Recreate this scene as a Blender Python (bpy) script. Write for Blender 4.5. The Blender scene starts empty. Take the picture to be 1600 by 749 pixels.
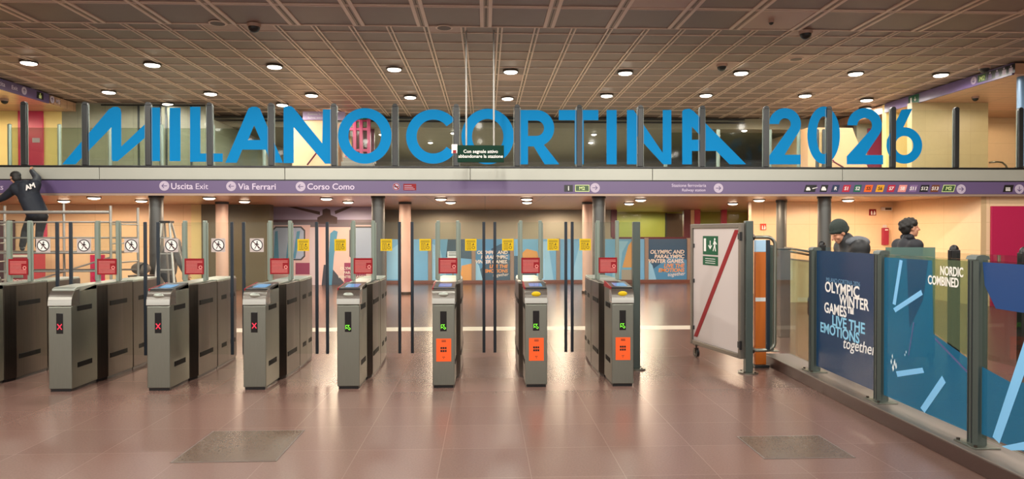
import bpy, bmesh, math, random
from mathutils import Matrix, Vector, Euler
random.seed(7)
S = bpy.context.scene
COL = S.collection
PI = math.pi
# ------------------------------------------------------------------ camera
F_PX, W_PX, H_PX = 1080.0, 1600.0, 749.0
EYE = Vector((0, 0, 1.6))
YAW, PITCH, ROLL = math.radians(2.228), math.radians(-0.61), math.radians(0.06)
cam_d = bpy.data.cameras.new('camera'); cam = bpy.data.objects.new('camera', cam_d); COL.objects.link(cam)
cam_d.sensor_width = 36; cam_d.lens = 36 * F_PX / W_PX; cam_d.clip_end = 200
R_CAM = Matrix.Rotation(-YAW, 3, 'Z') @ Matrix.Rotation(PI / 2 + PITCH, 3, 'X') @ Matrix.Rotation(-ROLL, 3, 'Z')
cam.location = EYE; cam.rotation_euler = R_CAM.to_euler()
S.camera = cam
# ------------------------------------------------------------------ world, exposure, light levels
S.view_settings.view_transform = 'Standard'; S.view_settings.look = 'None'
S.view_settings.gamma = 1; S.view_settings.use_curve_mapping = False
S.view_settings.exposure = 0.55
wd = bpy.data.worlds.new('world'); S.world = wd; wd.use_nodes = True
wd.node_tree.nodes['Background'].inputs[0].default_value = (1.0, 0.93, 0.86, 1)
wd.node_tree.nodes['Background'].inputs[1].default_value = 0.75
S.cycles.transparent_max_bounces = 40
S.cycles.max_bounces = 8; S.cycles.sample_clamp_direct = 5.0; S.cycles.sample_clamp_indirect = 3.0
P_HALL, P_NEAR, P_SOFFIT, P_BACK = 170, 250, 95, 105
C_HALL, C_SOFFIT = (1.0, 0.95, 0.86), (1.0, 0.76, 0.54)

def ray(px, py):
    return R_CAM @ Vector((px - W_PX / 2, -(py - H_PX / 2), -F_PX))
def at(px, py, Y):                      # point of the picture ray at depth Y
    d = ray(px, py); return EYE + d * (Y / d.y)
def atz(px, py, z):                     # point of the picture ray at height z
    d = ray(px, py); return EYE + d * ((z - EYE.z) / d.z)
def atx(px, py, X):
    d = ray(px, py); return EYE + d * (X / d.x)
def fx(px, Y, py=363): return at(px, py, Y).x
def fz(py, Y, px=760): return at(px, py, Y).z

# ------------------------------------------------------------------ materials
def lin(c):
    if isinstance(c, str):
        c = c.lstrip('#'); c = [int(c[i:i + 2], 16) / 255 for i in (0, 2, 4)]
    return tuple(x / 12.92 if x <= 0.04045 else ((x + 0.055) / 1.055) ** 2.4 for x in c) + (1,)
MATS = {}
def mat(name, col, rough=0.5, metal=0.0, noise=0.0, nscale=8.0, stretch=None, spec=0.5, emit=None, es=0.0, bump=0.0):
    m = bpy.data.materials.new(name); m.use_nodes = True
    nt = m.node_tree; b = nt.nodes['Principled BSDF']
    b.inputs['Roughness'].default_value = rough; b.inputs['Metallic'].default_value = metal
    b.inputs['Specular IOR Level'].default_value = spec
    c = lin(col); b.inputs['Base Color'].default_value = c
    if noise or bump:
        tc = nt.nodes.new('ShaderNodeTexCoord'); mp = nt.nodes.new('ShaderNodeMapping')
        if stretch: mp.inputs['Scale'].default_value = stretch
        n = nt.nodes.new('ShaderNodeTexNoise'); n.inputs['Scale'].default_value = nscale; n.inputs['Detail'].default_value = 4
        nt.links.new(tc.outputs['Object'], mp.inputs[0]); nt.links.new(mp.outputs[0], n.inputs['Vector'])
        if noise:
            mx = nt.nodes.new('ShaderNodeMix'); mx.data_type = 'RGBA'
            mx.inputs[6].default_value = tuple(max(0, x * (1 - noise)) for x in c[:3]) + (1,)
            mx.inputs[7].default_value = tuple(min(1, x * (1 + noise)) for x in c[:3]) + (1,)
            nt.links.new(n.outputs[0], mx.inputs[0]); nt.links.new(mx.outputs[2], b.inputs['Base Color'])
        if bump:
            bp = nt.nodes.new('ShaderNodeBump'); bp.inputs['Strength'].default_value = bump; bp.inputs['Distance'].default_value = 0.01
            nt.links.new(n.outputs[0], bp.inputs['Height']); nt.links.new(bp.outputs[0], b.inputs['Normal'])
    if emit:
        b.inputs['Emission Color'].default_value = lin(emit); b.inputs['Emission Strength'].default_value = es
    MATS[name] = m; return m
def glass(name, tint, rough=0.02, ior=1.45):
    m = bpy.data.materials.new(name); m.use_nodes = True; nt = m.node_tree
    for n in list(nt.nodes): nt.nodes.remove(n)
    out = nt.nodes.new('ShaderNodeOutputMaterial'); mx = nt.nodes.new('ShaderNodeMixShader'); fr = nt.nodes.new('ShaderNodeFresnel')
    tr = nt.nodes.new('ShaderNodeBsdfTransparent'); gl = nt.nodes.new('ShaderNodeBsdfGlossy')
    fr.inputs['IOR'].default_value = ior; tr.inputs[0].default_value = lin(tint); gl.inputs['Roughness'].default_value = rough
    ge = nt.nodes.new('ShaderNodeNewGeometry'); k = nt.nodes.new('ShaderNodeMath'); k.operation = 'SUBTRACT'; k.inputs[0].default_value = 1.0; k.use_clamp = True
    q = nt.nodes.new('ShaderNodeMath'); q.operation = 'MULTIPLY'; nt.links.new(ge.outputs['Backfacing'], k.inputs[1]); nt.links.new(k.outputs[0], q.inputs[0]); nt.links.new(fr.outputs[0], q.inputs[1])
    nt.links.new(q.outputs[0], mx.inputs[0]); nt.links.new(tr.outputs[0], mx.inputs[1]); nt.links.new(gl.outputs[0], mx.inputs[2])
    nt.links.new(mx.outputs[0], out.inputs[0]); MATS[name] = m; return m
def film(name, col, cover, tint=None, rough=0.25):
    """printed translucent film on glass"""
    m = mat(name, col, rough); nt = m.node_tree; b = nt.nodes['Principled BSDF']; out = nt.nodes['Material Output']
    tr = nt.nodes.new('ShaderNodeBsdfTransparent'); tr.inputs[0].default_value = lin(tint or col); mx = nt.nodes.new('ShaderNodeMixShader')
    mx.inputs[0].default_value = cover
    nt.links.new(tr.outputs[0], mx.inputs[1]); nt.links.new(b.outputs[0], mx.inputs[2]); nt.links.new(mx.outputs[0], out.inputs[0])
    return m
def tiled(name, col, tile, rough, joint='#000000', jw=0.006, jmix=0.5, var=0.1, off=(0, 0, 0), axes='XY', speckle=0.15, sscale=90, spec=0.5):
    """stone or panel tiles with joints, drawn from object coordinates"""
    m = mat(name, col, rough, spec=spec); nt = m.node_tree; b = nt.nodes['Principled BSDF']; N = nt.nodes.new; L = nt.links.new
    tc = N('ShaderNodeTexCoord'); sx = N('ShaderNodeSeparateXYZ'); L(tc.outputs['Object'], sx.inputs[0])
    def math_(op, a, bb=None):
        n = N('ShaderNodeMath'); n.operation = op
        for i, v in enumerate((a, bb)):
            if v is None: continue
            if isinstance(v, (int, float)): n.inputs[i].default_value = v
            else: L(v, n.inputs[i])
        return n.outputs[0]
    cells, edges = [], []
    for ax, t, o in zip(axes, tile, off):
        u = math_('DIVIDE', math_('SUBTRACT', sx.outputs['XYZ'.index(ax)], o), t)
        cells.append(math_('FLOOR', u)); f = math_('FRACT', u)
        e = math_('MULTIPLY', math_('MINIMUM', f, math_('SUBTRACT', 1.0, f)), t)
        edges.append(math_('LESS_THAN', e, jw))
    cb = N('ShaderNodeCombineXYZ'); L(cells[0], cb.inputs[0]); L(cells[1], cb.inputs[1])
    wn = N('ShaderNodeTexWhiteNoise'); L(cb.outputs[0], wn.inputs[0])
    ns = N('ShaderNodeTexNoise'); ns.inputs['Scale'].default_value = sscale; ns.inputs['Detail'].default_value = 3; L(tc.outputs['Object'], ns.inputs['Vector'])
    v = math_('ADD', math_('MULTIPLY', math_('SUBTRACT', wn.outputs[0], 0.5), 2 * var), math_('MULTIPLY', math_('SUBTRACT', ns.outputs[0], 0.5), 2 * speckle))
    v = math_('ADD', v, 1.0)
    hs = N('ShaderNodeHueSaturation'); hs.inputs['Color'].default_value = lin(col); L(v, hs.inputs['Value'])
    mx = N('ShaderNodeMix'); mx.data_type = 'RGBA'; L(hs.outputs[0], mx.inputs[6]); mx.inputs[7].default_value = lin(joint)
    L(math_('MULTIPLY', math_('MAXIMUM', edges[0], edges[1]), jmix), mx.inputs[0]); L(mx.outputs[2], b.inputs['Base Color'])
    return m

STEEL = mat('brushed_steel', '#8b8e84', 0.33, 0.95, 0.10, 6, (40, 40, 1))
STEEL_D = mat('dull_steel_dark_reflections', '#574f48', 0.34, 0.92, 0.22, 5, (1, 14, 0.3))  # dark brown reflections on the gate sides are put into this colour
LID = mat('polished_lid', '#b9c0b6', 0.32, 0.85)
SHINY = mat('polished_collar', '#c4c3bb', 0.16, 0.95)
BLACK = mat('black_plastic', '#0c0c0e', 0.35)
DARK = mat('dark_grey_paint', '#34383a', 0.4, 0.3)
POSTM = mat('slate_post_paint', '#4b5450', 0.38, 0.35)
NAVY = mat('navy_edge_strip', '#14202b', 0.35)
TUBE = mat('satin_glass_tube', '#7f8a80', 0.3, 0.4)
GLASS = glass('clear_glass', '#f9fcfa')
GLASSG = glass('green_tinted_glass', '#eff4f0')
GLASSD = glass('smoky_glass', '#dfe5dc')
BLUE = mat('blue_vinyl', '#047cb9', 0.6, spec=0.1)
GREYF = mat('grey_fascia', '#a6a79d', 0.42, 0.2, 0.04, 3)
PURPLE = mat('purple_sign', '#5e4d74', 0.35)
WHITE = mat('white_print', '#e6e2de', 0.5)
OFFW = mat('soft_white_print', '#b7a9bd', 0.5)
RED = mat('red_print', '#84121b', 0.5, spec=0.25)
GREEN = mat('green_sign', '#0a5034', 0.5, spec=0.2)
DGREEN = mat('dark_green_sign', '#062a1d', 0.55, spec=0.1)
YELLOW = mat('yellow_sign', '#c9a90f', 0.5, spec=0.25)
ORANGE = mat('orange_sticker', '#ee5a1c', 0.5)
PLATEG = mat('pale_grey_plate', '#cfc8c4', 0.4)
MAGENTA = mat('magenta_door_paint', '#b3124c', 0.35)
MAROON = mat('maroon_paint', '#5e1630', 0.4)
SKIN = mat('skin', '#c08a6e', 0.5)
LED_OFF = mat('display_black', '#070708', 0.2)
LED_R = mat('led_red', '#30080c', 0.4, emit='#ff3048', es=1.1)
LED_G = mat('led_green', '#103008', 0.4, emit='#86ff3a', es=1.1)
SCREEN = mat('lit_blue_screen', '#0b1c2c', 0.12, emit='#5aa6e0', es=0.45)
LAMP = mat('lamp_lens', '#ffffff', 0.3, emit='#fff6e4', es=14.0)
LAMPW = mat('warm_lamp_lens', '#ffffff', 0.3, emit='#ffe9cc', es=9.0)

# ------------------------------------------------------------------ mesh builder
def text_verts(s, size, bold=0.0, shear=0.0, depth=0.002, align='LEFT', space=1.0, _c={}):
    key = (s, size, bold, shear, depth, align, space)
    if key not in _c:
        cu = bpy.data.curves.new('t', 'FONT'); cu.body = s; cu.size = size; cu.shear = shear; cu.offset = bold * size
        cu.extrude = depth; cu.align_x = align; cu.space_character = space; cu.resolution_u = 3; cu.fill_mode = 'FRONT' if depth == 0 else 'BOTH'
        o = bpy.data.objects.new('t', cu); COL.objects.link(o)
        bpy.context.view_layer.update()
        me = bpy.data.meshes.new_from_object(o.evaluated_get(bpy.context.evaluated_depsgraph_get()))
        _c[key] = ([v.co.copy() for v in me.vertices], [tuple(p.vertices) for p in me.polygons])
        bpy.data.objects.remove(o); bpy.data.curves.remove(cu); bpy.data.meshes.remove(me)
    return _c[key]
def loops_mesh(loops, depth):
    """filled flat outline with holes, extruded +-depth"""
    cu = bpy.data.curves.new('t', 'CURVE'); cu.dimensions = '2D'; cu.fill_mode = 'BOTH'; cu.extrude = depth
    for lp in loops:
        sp = cu.splines.new('POLY'); sp.points.add(len(lp) - 1); sp.use_cyclic_u = True
        for p, q in zip(sp.points, lp): p.co = (q[0], q[1], 0, 1)
    o = bpy.data.objects.new('t', cu); COL.objects.link(o); bpy.context.view_layer.update()
    me = bpy.data.meshes.new_from_object(o.evaluated_get(bpy.context.evaluated_depsgraph_get()))
    r = ([v.co.copy() for v in me.vertices], [tuple(p.vertices) for p in me.polygons])
    bpy.data.objects.remove(o); bpy.data.curves.remove(cu); bpy.data.meshes.remove(me); return r
def frame(o, u, n):
    """local x -> u, local y -> n (away from the reader), z up"""
    u = Vector(u).normalized(); n = Vector(n).normalized()
    return Matrix(((u.x, n.x, 0, o[0]), (u.y, n.y, 0, o[1]), (u.z, n.z, 1, o[2]), (0, 0, 0, 1)))
class MB:
    def __init__(s, M=None): s.v, s.f, s.m, s.sm, s.mats, s.M = [], [], [], [], [], M or Matrix()
    def mi(s, m):
        if m not in s.mats: s.mats.append(m)
        return s.mats.index(m)
    def add(s, vs, fs, m, smooth=False):
        b = len(s.v); k = s.mi(m); s.v += [s.M @ Vector(v) for v in vs]
        for f in fs: s.f.append(tuple(i + b for i in f)); s.m.append(k); s.sm.append(smooth)
    def box(s, x0, x1, y0, y1, z0, z1, m, bev=0.0, seg=2):
        if bev:
            bm = bmesh.new(); bmesh.ops.create_cube(bm, size=1)
            for v in bm.verts: v.co = Vector(((x0 + x1) / 2 + v.co.x * (x1 - x0), (y0 + y1) / 2 + v.co.y * (y1 - y0), (z0 + z1) / 2 + v.co.z * (z1 - z0)))
            bmesh.ops.bevel(bm, geom=bm.edges[:], offset=bev, segments=seg, affect='EDGES', profile=0.5)
            s.bm(bm, m); return
        s.add([(x0, y0, z0), (x1, y0, z0), (x1, y1, z0), (x0, y1, z0), (x0, y0, z1), (x1, y0, z1), (x1, y1, z1), (x0, y1, z1)],
              [(0, 3, 2, 1), (4, 5, 6, 7), (0, 1, 5, 4), (1, 2, 6, 5), (2, 3, 7, 6), (3, 0, 4, 7)], m)
    def bm(s, bm, m, smooth=False):
        bm.verts.ensure_lookup_table(); bm.verts.index_update()
        s.add([v.co.copy() for v in bm.verts], [tuple(v.index for v in f.verts) for f in bm.faces], m, smooth); bm.free()
    def prism(s, loop, a0, a1, m, axis='y', bev=0.0):
        """loop: 2-D outline. axis y: (x,z); axis x: (y,z); axis z: (x,y)"""
        g = {'y': lambda p, a: (p[0], a, p[1]), 'x': lambda p, a: (a, p[0], p[1]), 'z': lambda p, a: (p[0], p[1], a)}[axis]
        bm = bmesh.new(); lo = [bm.verts.new(g(p, a0)) for p in loop]; hi = [bm.verts.new(g(p, a1)) for p in loop]
        bm.faces.new(lo); bm.faces.new(hi)
        for i in range(len(loop)): j = (i + 1) % len(loop); bm.faces.new((lo[i], lo[j], hi[j], hi[i]))
        bmesh.ops.recalc_face_normals(bm, faces=bm.faces[:])
        if bev: bmesh.ops.bevel(bm, geom=bm.edges[:], offset=bev, segments=2, affect='EDGES', profile=0.5)
        s.bm(bm, m)
    def cyl(s, p0, p1, r, m, seg=16, r1=None, caps=True):
        p0, p1 = Vector(p0), Vector(p1); d = (p1 - p0).normalized(); r1 = r if r1 is None else r1
        a = d.orthogonal().normalized(); b = d.cross(a); vs = []
        for p, rr in ((p0, r), (p1, r1)):
            vs += [p + a * math.cos(t) * rr + b * math.sin(t) * rr for t in (2 * PI * i / seg for i in range(seg))]
        s.add(vs, [(i, (i + 1) % seg, seg + (i + 1) % seg, seg + i) for i in range(seg)], m, True)
        if caps: s.add(vs[:seg], [tuple(reversed(range(seg)))], m); s.add(vs[seg:], [tuple(range(seg))], m)
    def tube(s, pts, r, m, seg=10):
        pts = [Vector(p) for p in pts]; vs = []; fs = []; ref = None
        for i, p in enumerate(pts):
            d = ((pts[min(i + 1, len(pts) - 1)] - p).normalized() + (p - pts[max(i - 1, 0)]).normalized()).normalized()
            a = d.orthogonal().normalized() if ref is None else (ref - d * ref.dot(d)).normalized(); ref = a; b = d.cross(a)
            vs += [p + a * math.cos(t) * r + b * math.sin(t) * r for t in (2 * PI * k / seg for k in range(seg))]
        for i in range(len(pts) - 1):
            for k in range(seg): fs.append((i * seg + k, i * seg + (k + 1) % seg, (i + 1) * seg + (k + 1) % seg, (i + 1) * seg + k))
        fs += [tuple(reversed(range(seg))), tuple(range((len(pts) - 1) * seg, len(pts) * seg))]
        s.add(vs, fs, m, True)
    def ball(s, c, r, m, seg=16, ring=10, rot=None):
        r = (r, r, r) if isinstance(r, (int, float)) else r; vs = []; fs = []
        for i in range(ring + 1):
            for k in range(seg):
                t, p = PI * i / ring, 2 * PI * k / seg
                q = Vector((r[0] * math.sin(t) * math.cos(p), r[1] * math.sin(t) * math.sin(p), r[2] * math.cos(t)))
                vs.append(Vector(c) + (rot @ q if rot else q))
        for i in range(ring):
            for k in range(seg): fs.append((i * seg + k, (i + 1) * seg + k, (i + 1) * seg + (k + 1) % seg, i * seg + (k + 1) % seg))
        s.add(vs, fs, m, True)
    def text(s, t, x, z, y, size, m, bold=0.012, shear=0.0, align='LEFT', depth=0.0015, space=1.0, rot=0.0, fit=None):
        vs, fs = text_verts(t, size, bold, shear, depth, align, space); c, q = math.cos(rot), math.sin(rot)
        if fit:                                    # stretch to a measured width
            w = max(v.x for v in vs) - min(v.x for v in vs); vs = [Vector((v.x * fit / w, v.y, v.z)) for v in vs]
        s.add([(x + v.x * c - v.y * q, y - v.z - depth, z + v.x * q + v.y * c) for v in vs], fs, m)
    def shape(s, loops, y, m, depth=0.0015):
        vs, fs = loops_mesh(loops, depth); s.add([(v.x, y - v.z - depth, v.y) for v in vs], fs, m)
    def rect(s, x0, x1, z0, z1, y, m, d=0.003): s.box(x0, x1, y - d, y, z0, z1, m)
    def disc(s, x, z, r, y, m, d=0.003, seg=24): s.prism([(x + r * math.cos(2 * PI * i / seg), z + r * math.sin(2 * PI * i / seg)) for i in range(seg)], y - d, y, m)
    def ring(s, x, z, r0, r1, y, m, d=0.002):
        s.shape([circ(x, z, r1), circ(x, z, r0)], y, m, d / 2)
    def build(s, name, parent=None, org=None):
        o3 = Vector(org) if org is not None else Vector()
        me = bpy.data.meshes.new(name); me.from_pydata([tuple(v - o3) for v in s.v], [], s.f)
        for m in s.mats: me.materials.append(m)
        me.polygons.foreach_set('material_index', s.m); me.polygons.foreach_set('use_smooth', s.sm); me.update()
        o = bpy.data.objects.new(name, me); COL.objects.link(o)
        if parent is not None: o.parent = parent
        elif org is not None: o.location = o3
        return o
def circ(x, z, r, seg=24, a0=0.0, a1=2 * PI, rz=None):
    n = seg if abs(a1 - a0 - 2 * PI) < 1e-6 else seg + 1
    return [(x + r * math.cos(a0 + (a1 - a0) * i / seg), z + (rz or r) * math.sin(a0 + (a1 - a0) * i / seg)) for i in range(n)]
def thing(name, label, cat, loc=(0, 0, 0), rz=0.0, group=None):
    o = bpy.data.objects.new(name, None); COL.objects.link(o); o.empty_display_size = 0.1
    o.location = loc; o.rotation_euler = (0, 0, rz); return tag(o, label, cat, group)
def tag(o, label, cat, group=None, kind=None):
    o['label'] = label; o['category'] = cat
    if group: o['group'] = group
    if kind: o['kind'] = kind
    return o
def struct(o): o['kind'] = 'structure'; return o
ORD = ['first', 'second', 'third', 'fourth', 'fifth', 'sixth', 'seventh', 'eighth', 'ninth', 'tenth', 'eleventh', 'twelfth', 'thirteenth', 'fourteenth']
def spot(parent, loc, power, col, size=3.14, blend=0.2, rad=0.22):
    l = bpy.data.lights.new('lamp_or_fill_light', 'SPOT'); l.energy = power; l.color = col; l.spot_size = size; l.spot_blend = blend; l.shadow_soft_size = rad
    o = bpy.data.objects.new('lamp_or_fill_light', l); COL.objects.link(o); o.location = loc
    if parent: o.parent = parent
    return o
# ================================================================== SETTING
ZC, ZL, ZM, ZS = 5.2, 4.95, 2.93, 2.376          # hall ceiling, side/rear ceilings, mezzanine floor, soffit
YM = 14.2                                          # mezzanine front
YF = 12.16                                         # change of ceiling grid
FLOORM = tiled('granite_tiles', '#6e544c', (0.615, 0.615), 0.24, joint='#8f766b', jw=0.003, jmix=0.45, var=0.06, off=(-3.39, 0.18, 0), speckle=0.22, sscale=70, spec=0.27)
CREAM = tiled('cream_panels', '#e6c7a0', (1.2, 0.6), 0.4, joint='#a98c5c', jw=0.004, jmix=0.5, var=0.02, axes='XZ', speckle=0.04, sscale=10)
CREAMX = tiled('cream_panels_side', '#e6c7a0', (1.2, 0.6), 0.4, joint='#a98c5c', jw=0.004, jmix=0.5, var=0.02, axes='YZ', speckle=0.04, sscale=10)
STONE = tiled('grey_stone_panels', '#8d8a78', (0.75, 0.9), 0.4, joint='#5c594c', jw=0.004, jmix=0.6, var=0.05, axes='XZ', speckle=0.12, sscale=9)
OLIVE = tiled('olive_wall_panels', '#58523c', (1.5, 3), 0.35, joint='#4a4636', jw=0.004, jmix=0.5, var=0.03, axes='XZ', speckle=0.06, sscale=6)
GREYW = mat('warm_grey_wall', '#979080', 0.5, 0, 0.05, 3)
LIME = mat('lime_wall', '#a9a746', 0.5, 0, 0.05, 3)
CEIL_T = mat('ceiling_mesh_tile', '#7e6a60', 0.5, 0.1, 0.06, 5)
CEIL_R = mat('ceiling_rib', '#d0b6a6', 0.45, 0.1)
CEIL_P = mat('ceiling_blank_panel', '#aa8b7c', 0.45, 0.1)
CEIL_B = mat('ceiling_rib_band', '#94806f', 0.5, 0.1)
CEIL_G = mat('ceiling_gap', '#2c2420', 0.7)
SOFF = tiled('slatted_soffit', '#c49a7c', (1.3, 0.30), 0.3, joint='#7d5c46', jw=0.012, jmix=0.7, var=0.05, axes='XY', speckle=0.05, sscale=8)
KERBM = mat('brown_granite_kerb', '#42302b', 0.35, 0, 0.15, 60)
KERBT = mat('pale_kerb_cap', '#6d625b', 0.4, 0.1)
XL, XR = -20.0, 20.0

m = MB(); m.box(XL, XR, -6, 32, -0.2, 0, FLOORM); struct(m.build('floor'))
m = MB(); a, b = atz(286, 517, 0), atz(1085, 517, 0)
m.box(a.x, b.x + 0.4, a.y - 0.22, a.y + 0.22, -0.01, 0.002, mat('pale_stone_band', '#e8dccb', 0.25)); struct(m.build('trim_1'))

# hall ceiling: two grids of perforated tiles with double ribs
m = MB(); XHL, XHR = -11.3, 11.25
m.box(XL, XR, -6, 32, ZC + 0.012, ZC + 0.2, CEIL_T)
def rib(x, y0, y1, w):
    e = 0.024 if w < 0.15 else 0.06
    m.box(x - w / 2, x - w / 2 + e, y0, y1, ZC - 0.010, ZC + 0.011, CEIL_R); m.box(x + w / 2 - e, x + w / 2, y0, y1, ZC - 0.010, ZC + 0.011, CEIL_R)
    m.box(x - w / 2 + e, x - 0.006, y0, y1, ZC - 0.002, ZC + 0.0115, CEIL_B); m.box(x + 0.006, x + w / 2 - e, y0, y1, ZC - 0.002, ZC + 0.0115, CEIL_B)
    m.box(x - 0.006, x + 0.006, y0, y1, ZC + 0.008, ZC + 0.0115, CEIL_G)
n = -17
while 0.27 + 0.65 * n < XHR:
    x = 0.27 + 0.65 * n; n += 1
    if x > XHL: rib(x, YF, 21.6, 0.10)
for k in range(-11, 11): rib(0.02 + 1.1 * k, -6, YF, 0.20)
y = 12.55
for y in [YF] + [12.55 + 0.646 * i for i in range(14)]:
    m.box(XHL, XHR, y - 0.011, y + 0.011, ZC - 0.008, ZC + 0.011, CEIL_R)
for i in range(1, 17):
    y = YF - 1.08 * i
    m.box(XHL - 2, XHR + 2, y - 0.04, y - 0.016, ZC - 0.008, ZC + 0.011, CEIL_R); m.box(XHL - 2, XHR + 2, y + 0.016, y + 0.04, ZC - 0.008, ZC + 0.011, CEIL_R)
def blank(px, py, big=False):                     # plain tiles that carry cameras and loudspeakers
    p = atz(px, py, ZC)
    if big: i = math.floor((p.x - 0.02) / 1.1); j = math.floor((YF - p.y) / 1.08); m.box(0.12 + 1.1 * i, 1.02 + 1.1 * i, YF - 1.08 * (j + 1) + 0.05, YF - 1.08 * j - 0.05, ZC + 0.002, ZC + 0.0118, CEIL_P)
    else: i = math.floor((p.x - 0.27) / 0.65); j = math.floor((p.y - 12.55) / 0.646); y0 = 12.55 + 0.646 * j if j >= 0 else YF; m.box(0.32 + 0.65 * i, 0.87 + 0.65 * i, y0 + 0.02, 12.55 + 0.646 * (j + 1) - 0.02, ZC + 0.002, ZC + 0.0118, CEIL_P)
for q in ((345, 37), (395, 39), (692, 46), (1128, 100), (1257, 52), (1245, 91), (800, 121)): blank(*q)
for q in ((1035, 5), (1205, 30)): blank(*q, big=True)
struct(m.build('ceiling'))
# side bays with lower ceilings behind purple fascia signs, rear lower ceiling with two dark slots
m = MB()
m.box(XL, XHL, 13.0, 21.6, ZL, ZC - 0.02, SOFF); struct(m.build('ceiling_left'))
m = MB(); m.box(XHR, XR, 14.3, 21.6, ZL, ZC - 0.02, SOFF); struct(m.build('ceiling_right'))
m = MB(); m.box(XL, XR, 21.6, 32, ZL - 0.1, ZC - 0.02, mat('rear_ceiling', '#85806f', 0.5, 0, 0.05, 4))
for z in (5.02, 5.12): m.box(-9.5, 8.2, 21.56, 21.6, z, z + 0.045, BLACK)
struct(m.build('ceiling_rear'))
# mezzanine deck
m = MB(); m.box(XL, XR, YM + 0.06, 32, ZS + 0.03, ZM, GREYW); m.box(XL, XR, YM + 0.03, 27, ZS, ZS + 0.029, SOFF); struct(m.build('ceiling_soffit'))
m = MB(); zt, zb = fz(263.5, YM), fz(282.5, YM)
xs = [XL] + [fx(p, YM) for p in (-120, 157, 446, 735, 1019, 1315)] + [XR]
for a, b in zip(xs, xs[1:]): m.box(a + 0.006, b - 0.006, YM - 0.03, YM + 0.055, zb + 0.012, zt, GREYF, 0.004)
m.box(XL, XR, YM - 0.01, YM + 0.06, zb - 0.01, zb + 0.012, BLACK); struct(m.build('trim_2'))
# lower walls
YB = 19.6
m = MB(); m.box(XL, fx(318, YB), YB, YB + 0.2, 0, ZS - 0.002, CREAM); struct(m.build('wall_left'))
m = MB(); m.box(fx(318, YB), fx(424, YB), YB - 0.15, YB + 0.2, 0, ZS - 0.002, OLIVE); m.box(fx(300, YB), fx(318, YB), YB - 0.05, YB, 0, ZS - 0.002, mat('pale_yellow_jamb', '#e2d29a', 0.4)); struct(m.build('wall_stairwell'))
m = MB(); YG = 24.0; x0, x1, x2 = fx(560, YG), fx(957, YG), fx(1176, YG)
m.box(x0, x1, YG, YG + 0.2, 0, ZS - 0.002, GREYW); m.box(x1, x2, YG, YG + 0.2, 0, fz(371, YG), GREYW); struct(m.build('wall_back'))
m = MB(); m.box(x1 - 0.5, x2 + 1.2, 26.6, 26.8, 0, ZS - 0.002, LIME); struct(m.build('wall_office'))
# office window: frame, mullions
m = MB(); zw = fz(371, YG)
for px, w, mm in ((959, 0.1, 'dk'), (1073, 0.12, 'dk'), (1089, 0.10, 'mg'), (1131, 0.09, 'mg'), (1174, 0.10, 'mg')):
    x = fx(px, YG); m.box(x - w, x + w, YG - 0.06, YG + 0.1, zw, ZS - 0.003, MAROON if mm == 'dk' else MAGENTA)
x = fx(1081, YG); m.box(x - 0.12, x + 0.1, YG - 0.03, YG + 0.08, zw, ZS - 0.003, CREAM)
m.box(x1, x2, YG - 0.06, YG + 0.1, zw - 0.07, zw, MAROON); wf = struct(m.build('window_1'))
m = MB(); m.box(x1, x2, YG + 0.02, YG + 0.035, zw, ZS - 0.003, GLASS); m.build('pane', wf)
m = MB(); a, b = fx(1041, 26.6), fx(1069, 26.6); m.box(a, b, 26.52, 26.6, 0, fz(334, 26.6), mat('dark_brown_door', '#3d2a24', 0.4), 0.01)
m.box(a - 0.05, a, 26.5, 26.6, 0, fz(333, 26.6), DARK); m.box(b, b + 0.05, 26.5, 26.6, 0, fz(333, 26.6), DARK); struct(m.build('door_1'))
# right lower walls
YR = 17.6
m = MB(); a, b = fx(1174, YR), fx(1545, YR); m.box(a, b, YR, YR + 0.2, 0, ZS - 0.002, CREAM); struct(m.build('wall_right'))
m = MB(); YD = 13.2 + 1.2; a = fx(1541, YD); m.box(a - 0.12, a, YD, YR, 0, ZS - 0.002, CREAMX); m.box(a, XR, YD, YD + 0.2, 0, ZS - 0.002, CREAM); struct(m.build('wall_doorway'))
m = MB(); m.box(a + 0.08, fx(1604, YD) + 0.5, YD - 0.05, YD - 0.002, 0, fz(322, YD), MAGENTA, 0.008); d = struct(m.build('door_2'))
m = MB(); m.box(a + 0.2, a + 0.26, YD - 0.09, YD - 0.05, 0.95, 1.1, STEEL, 0.008); m.build('door_handle', d)
m = MB(); a, b = fx(142, YB), fx(164, YB); m.box(a, b, YB - 0.05, YB - 0.002, 0, fz(397, YB), MAGENTA, 0.008); struct(m.build('door_3'))
m = MB(); a, b = fx(-8, YB), fx(24, YB); m.box(a, b, YB - 0.06, YB - 0.002, 0, fz(344, YB), mat('dark_maroon_door', '#451426', 0.4), 0.008); struct(m.build('door_4'))
a, b = fx(61, YB), fx(74, YB); t = thing('wall_poster', 'narrow pink poster on the cream wall behind the person on the scaffold', 'poster', ((a + b) / 2, YB, fz(366, YB)))
m = MB(); m.box(a, b, YB - 0.03, YB - 0.002, fz(389, YB), fz(342, YB), mat('pink_poster', '#c92c5c', 0.5), 0.004); m.build('sheet', t, t.location)
m = MB(); m.box(a - 0.02, b + 0.02, YB - 0.034, YB - 0.002, fz(342, YB), fz(341, YB), STEEL_D, 0.002); m.build('hanging_strip', t, t.location)
# outer side walls
m = MB(); m.box(XL - 0.2, XL, -6, 32, 0, ZC + 0.2, CREAMX); struct(m.build('wall_outer_left'))
m = MB(); m.box(XR, XR + 0.2, -6, 32, 0, ZC + 0.2, CREAMX); struct(m.build('wall_outer_right'))
m = MB(); m.box(XL, XR, 32, 32.2, 0, ZC + 0.2, GREYW); struct(m.build('wall_rear'))
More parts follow.
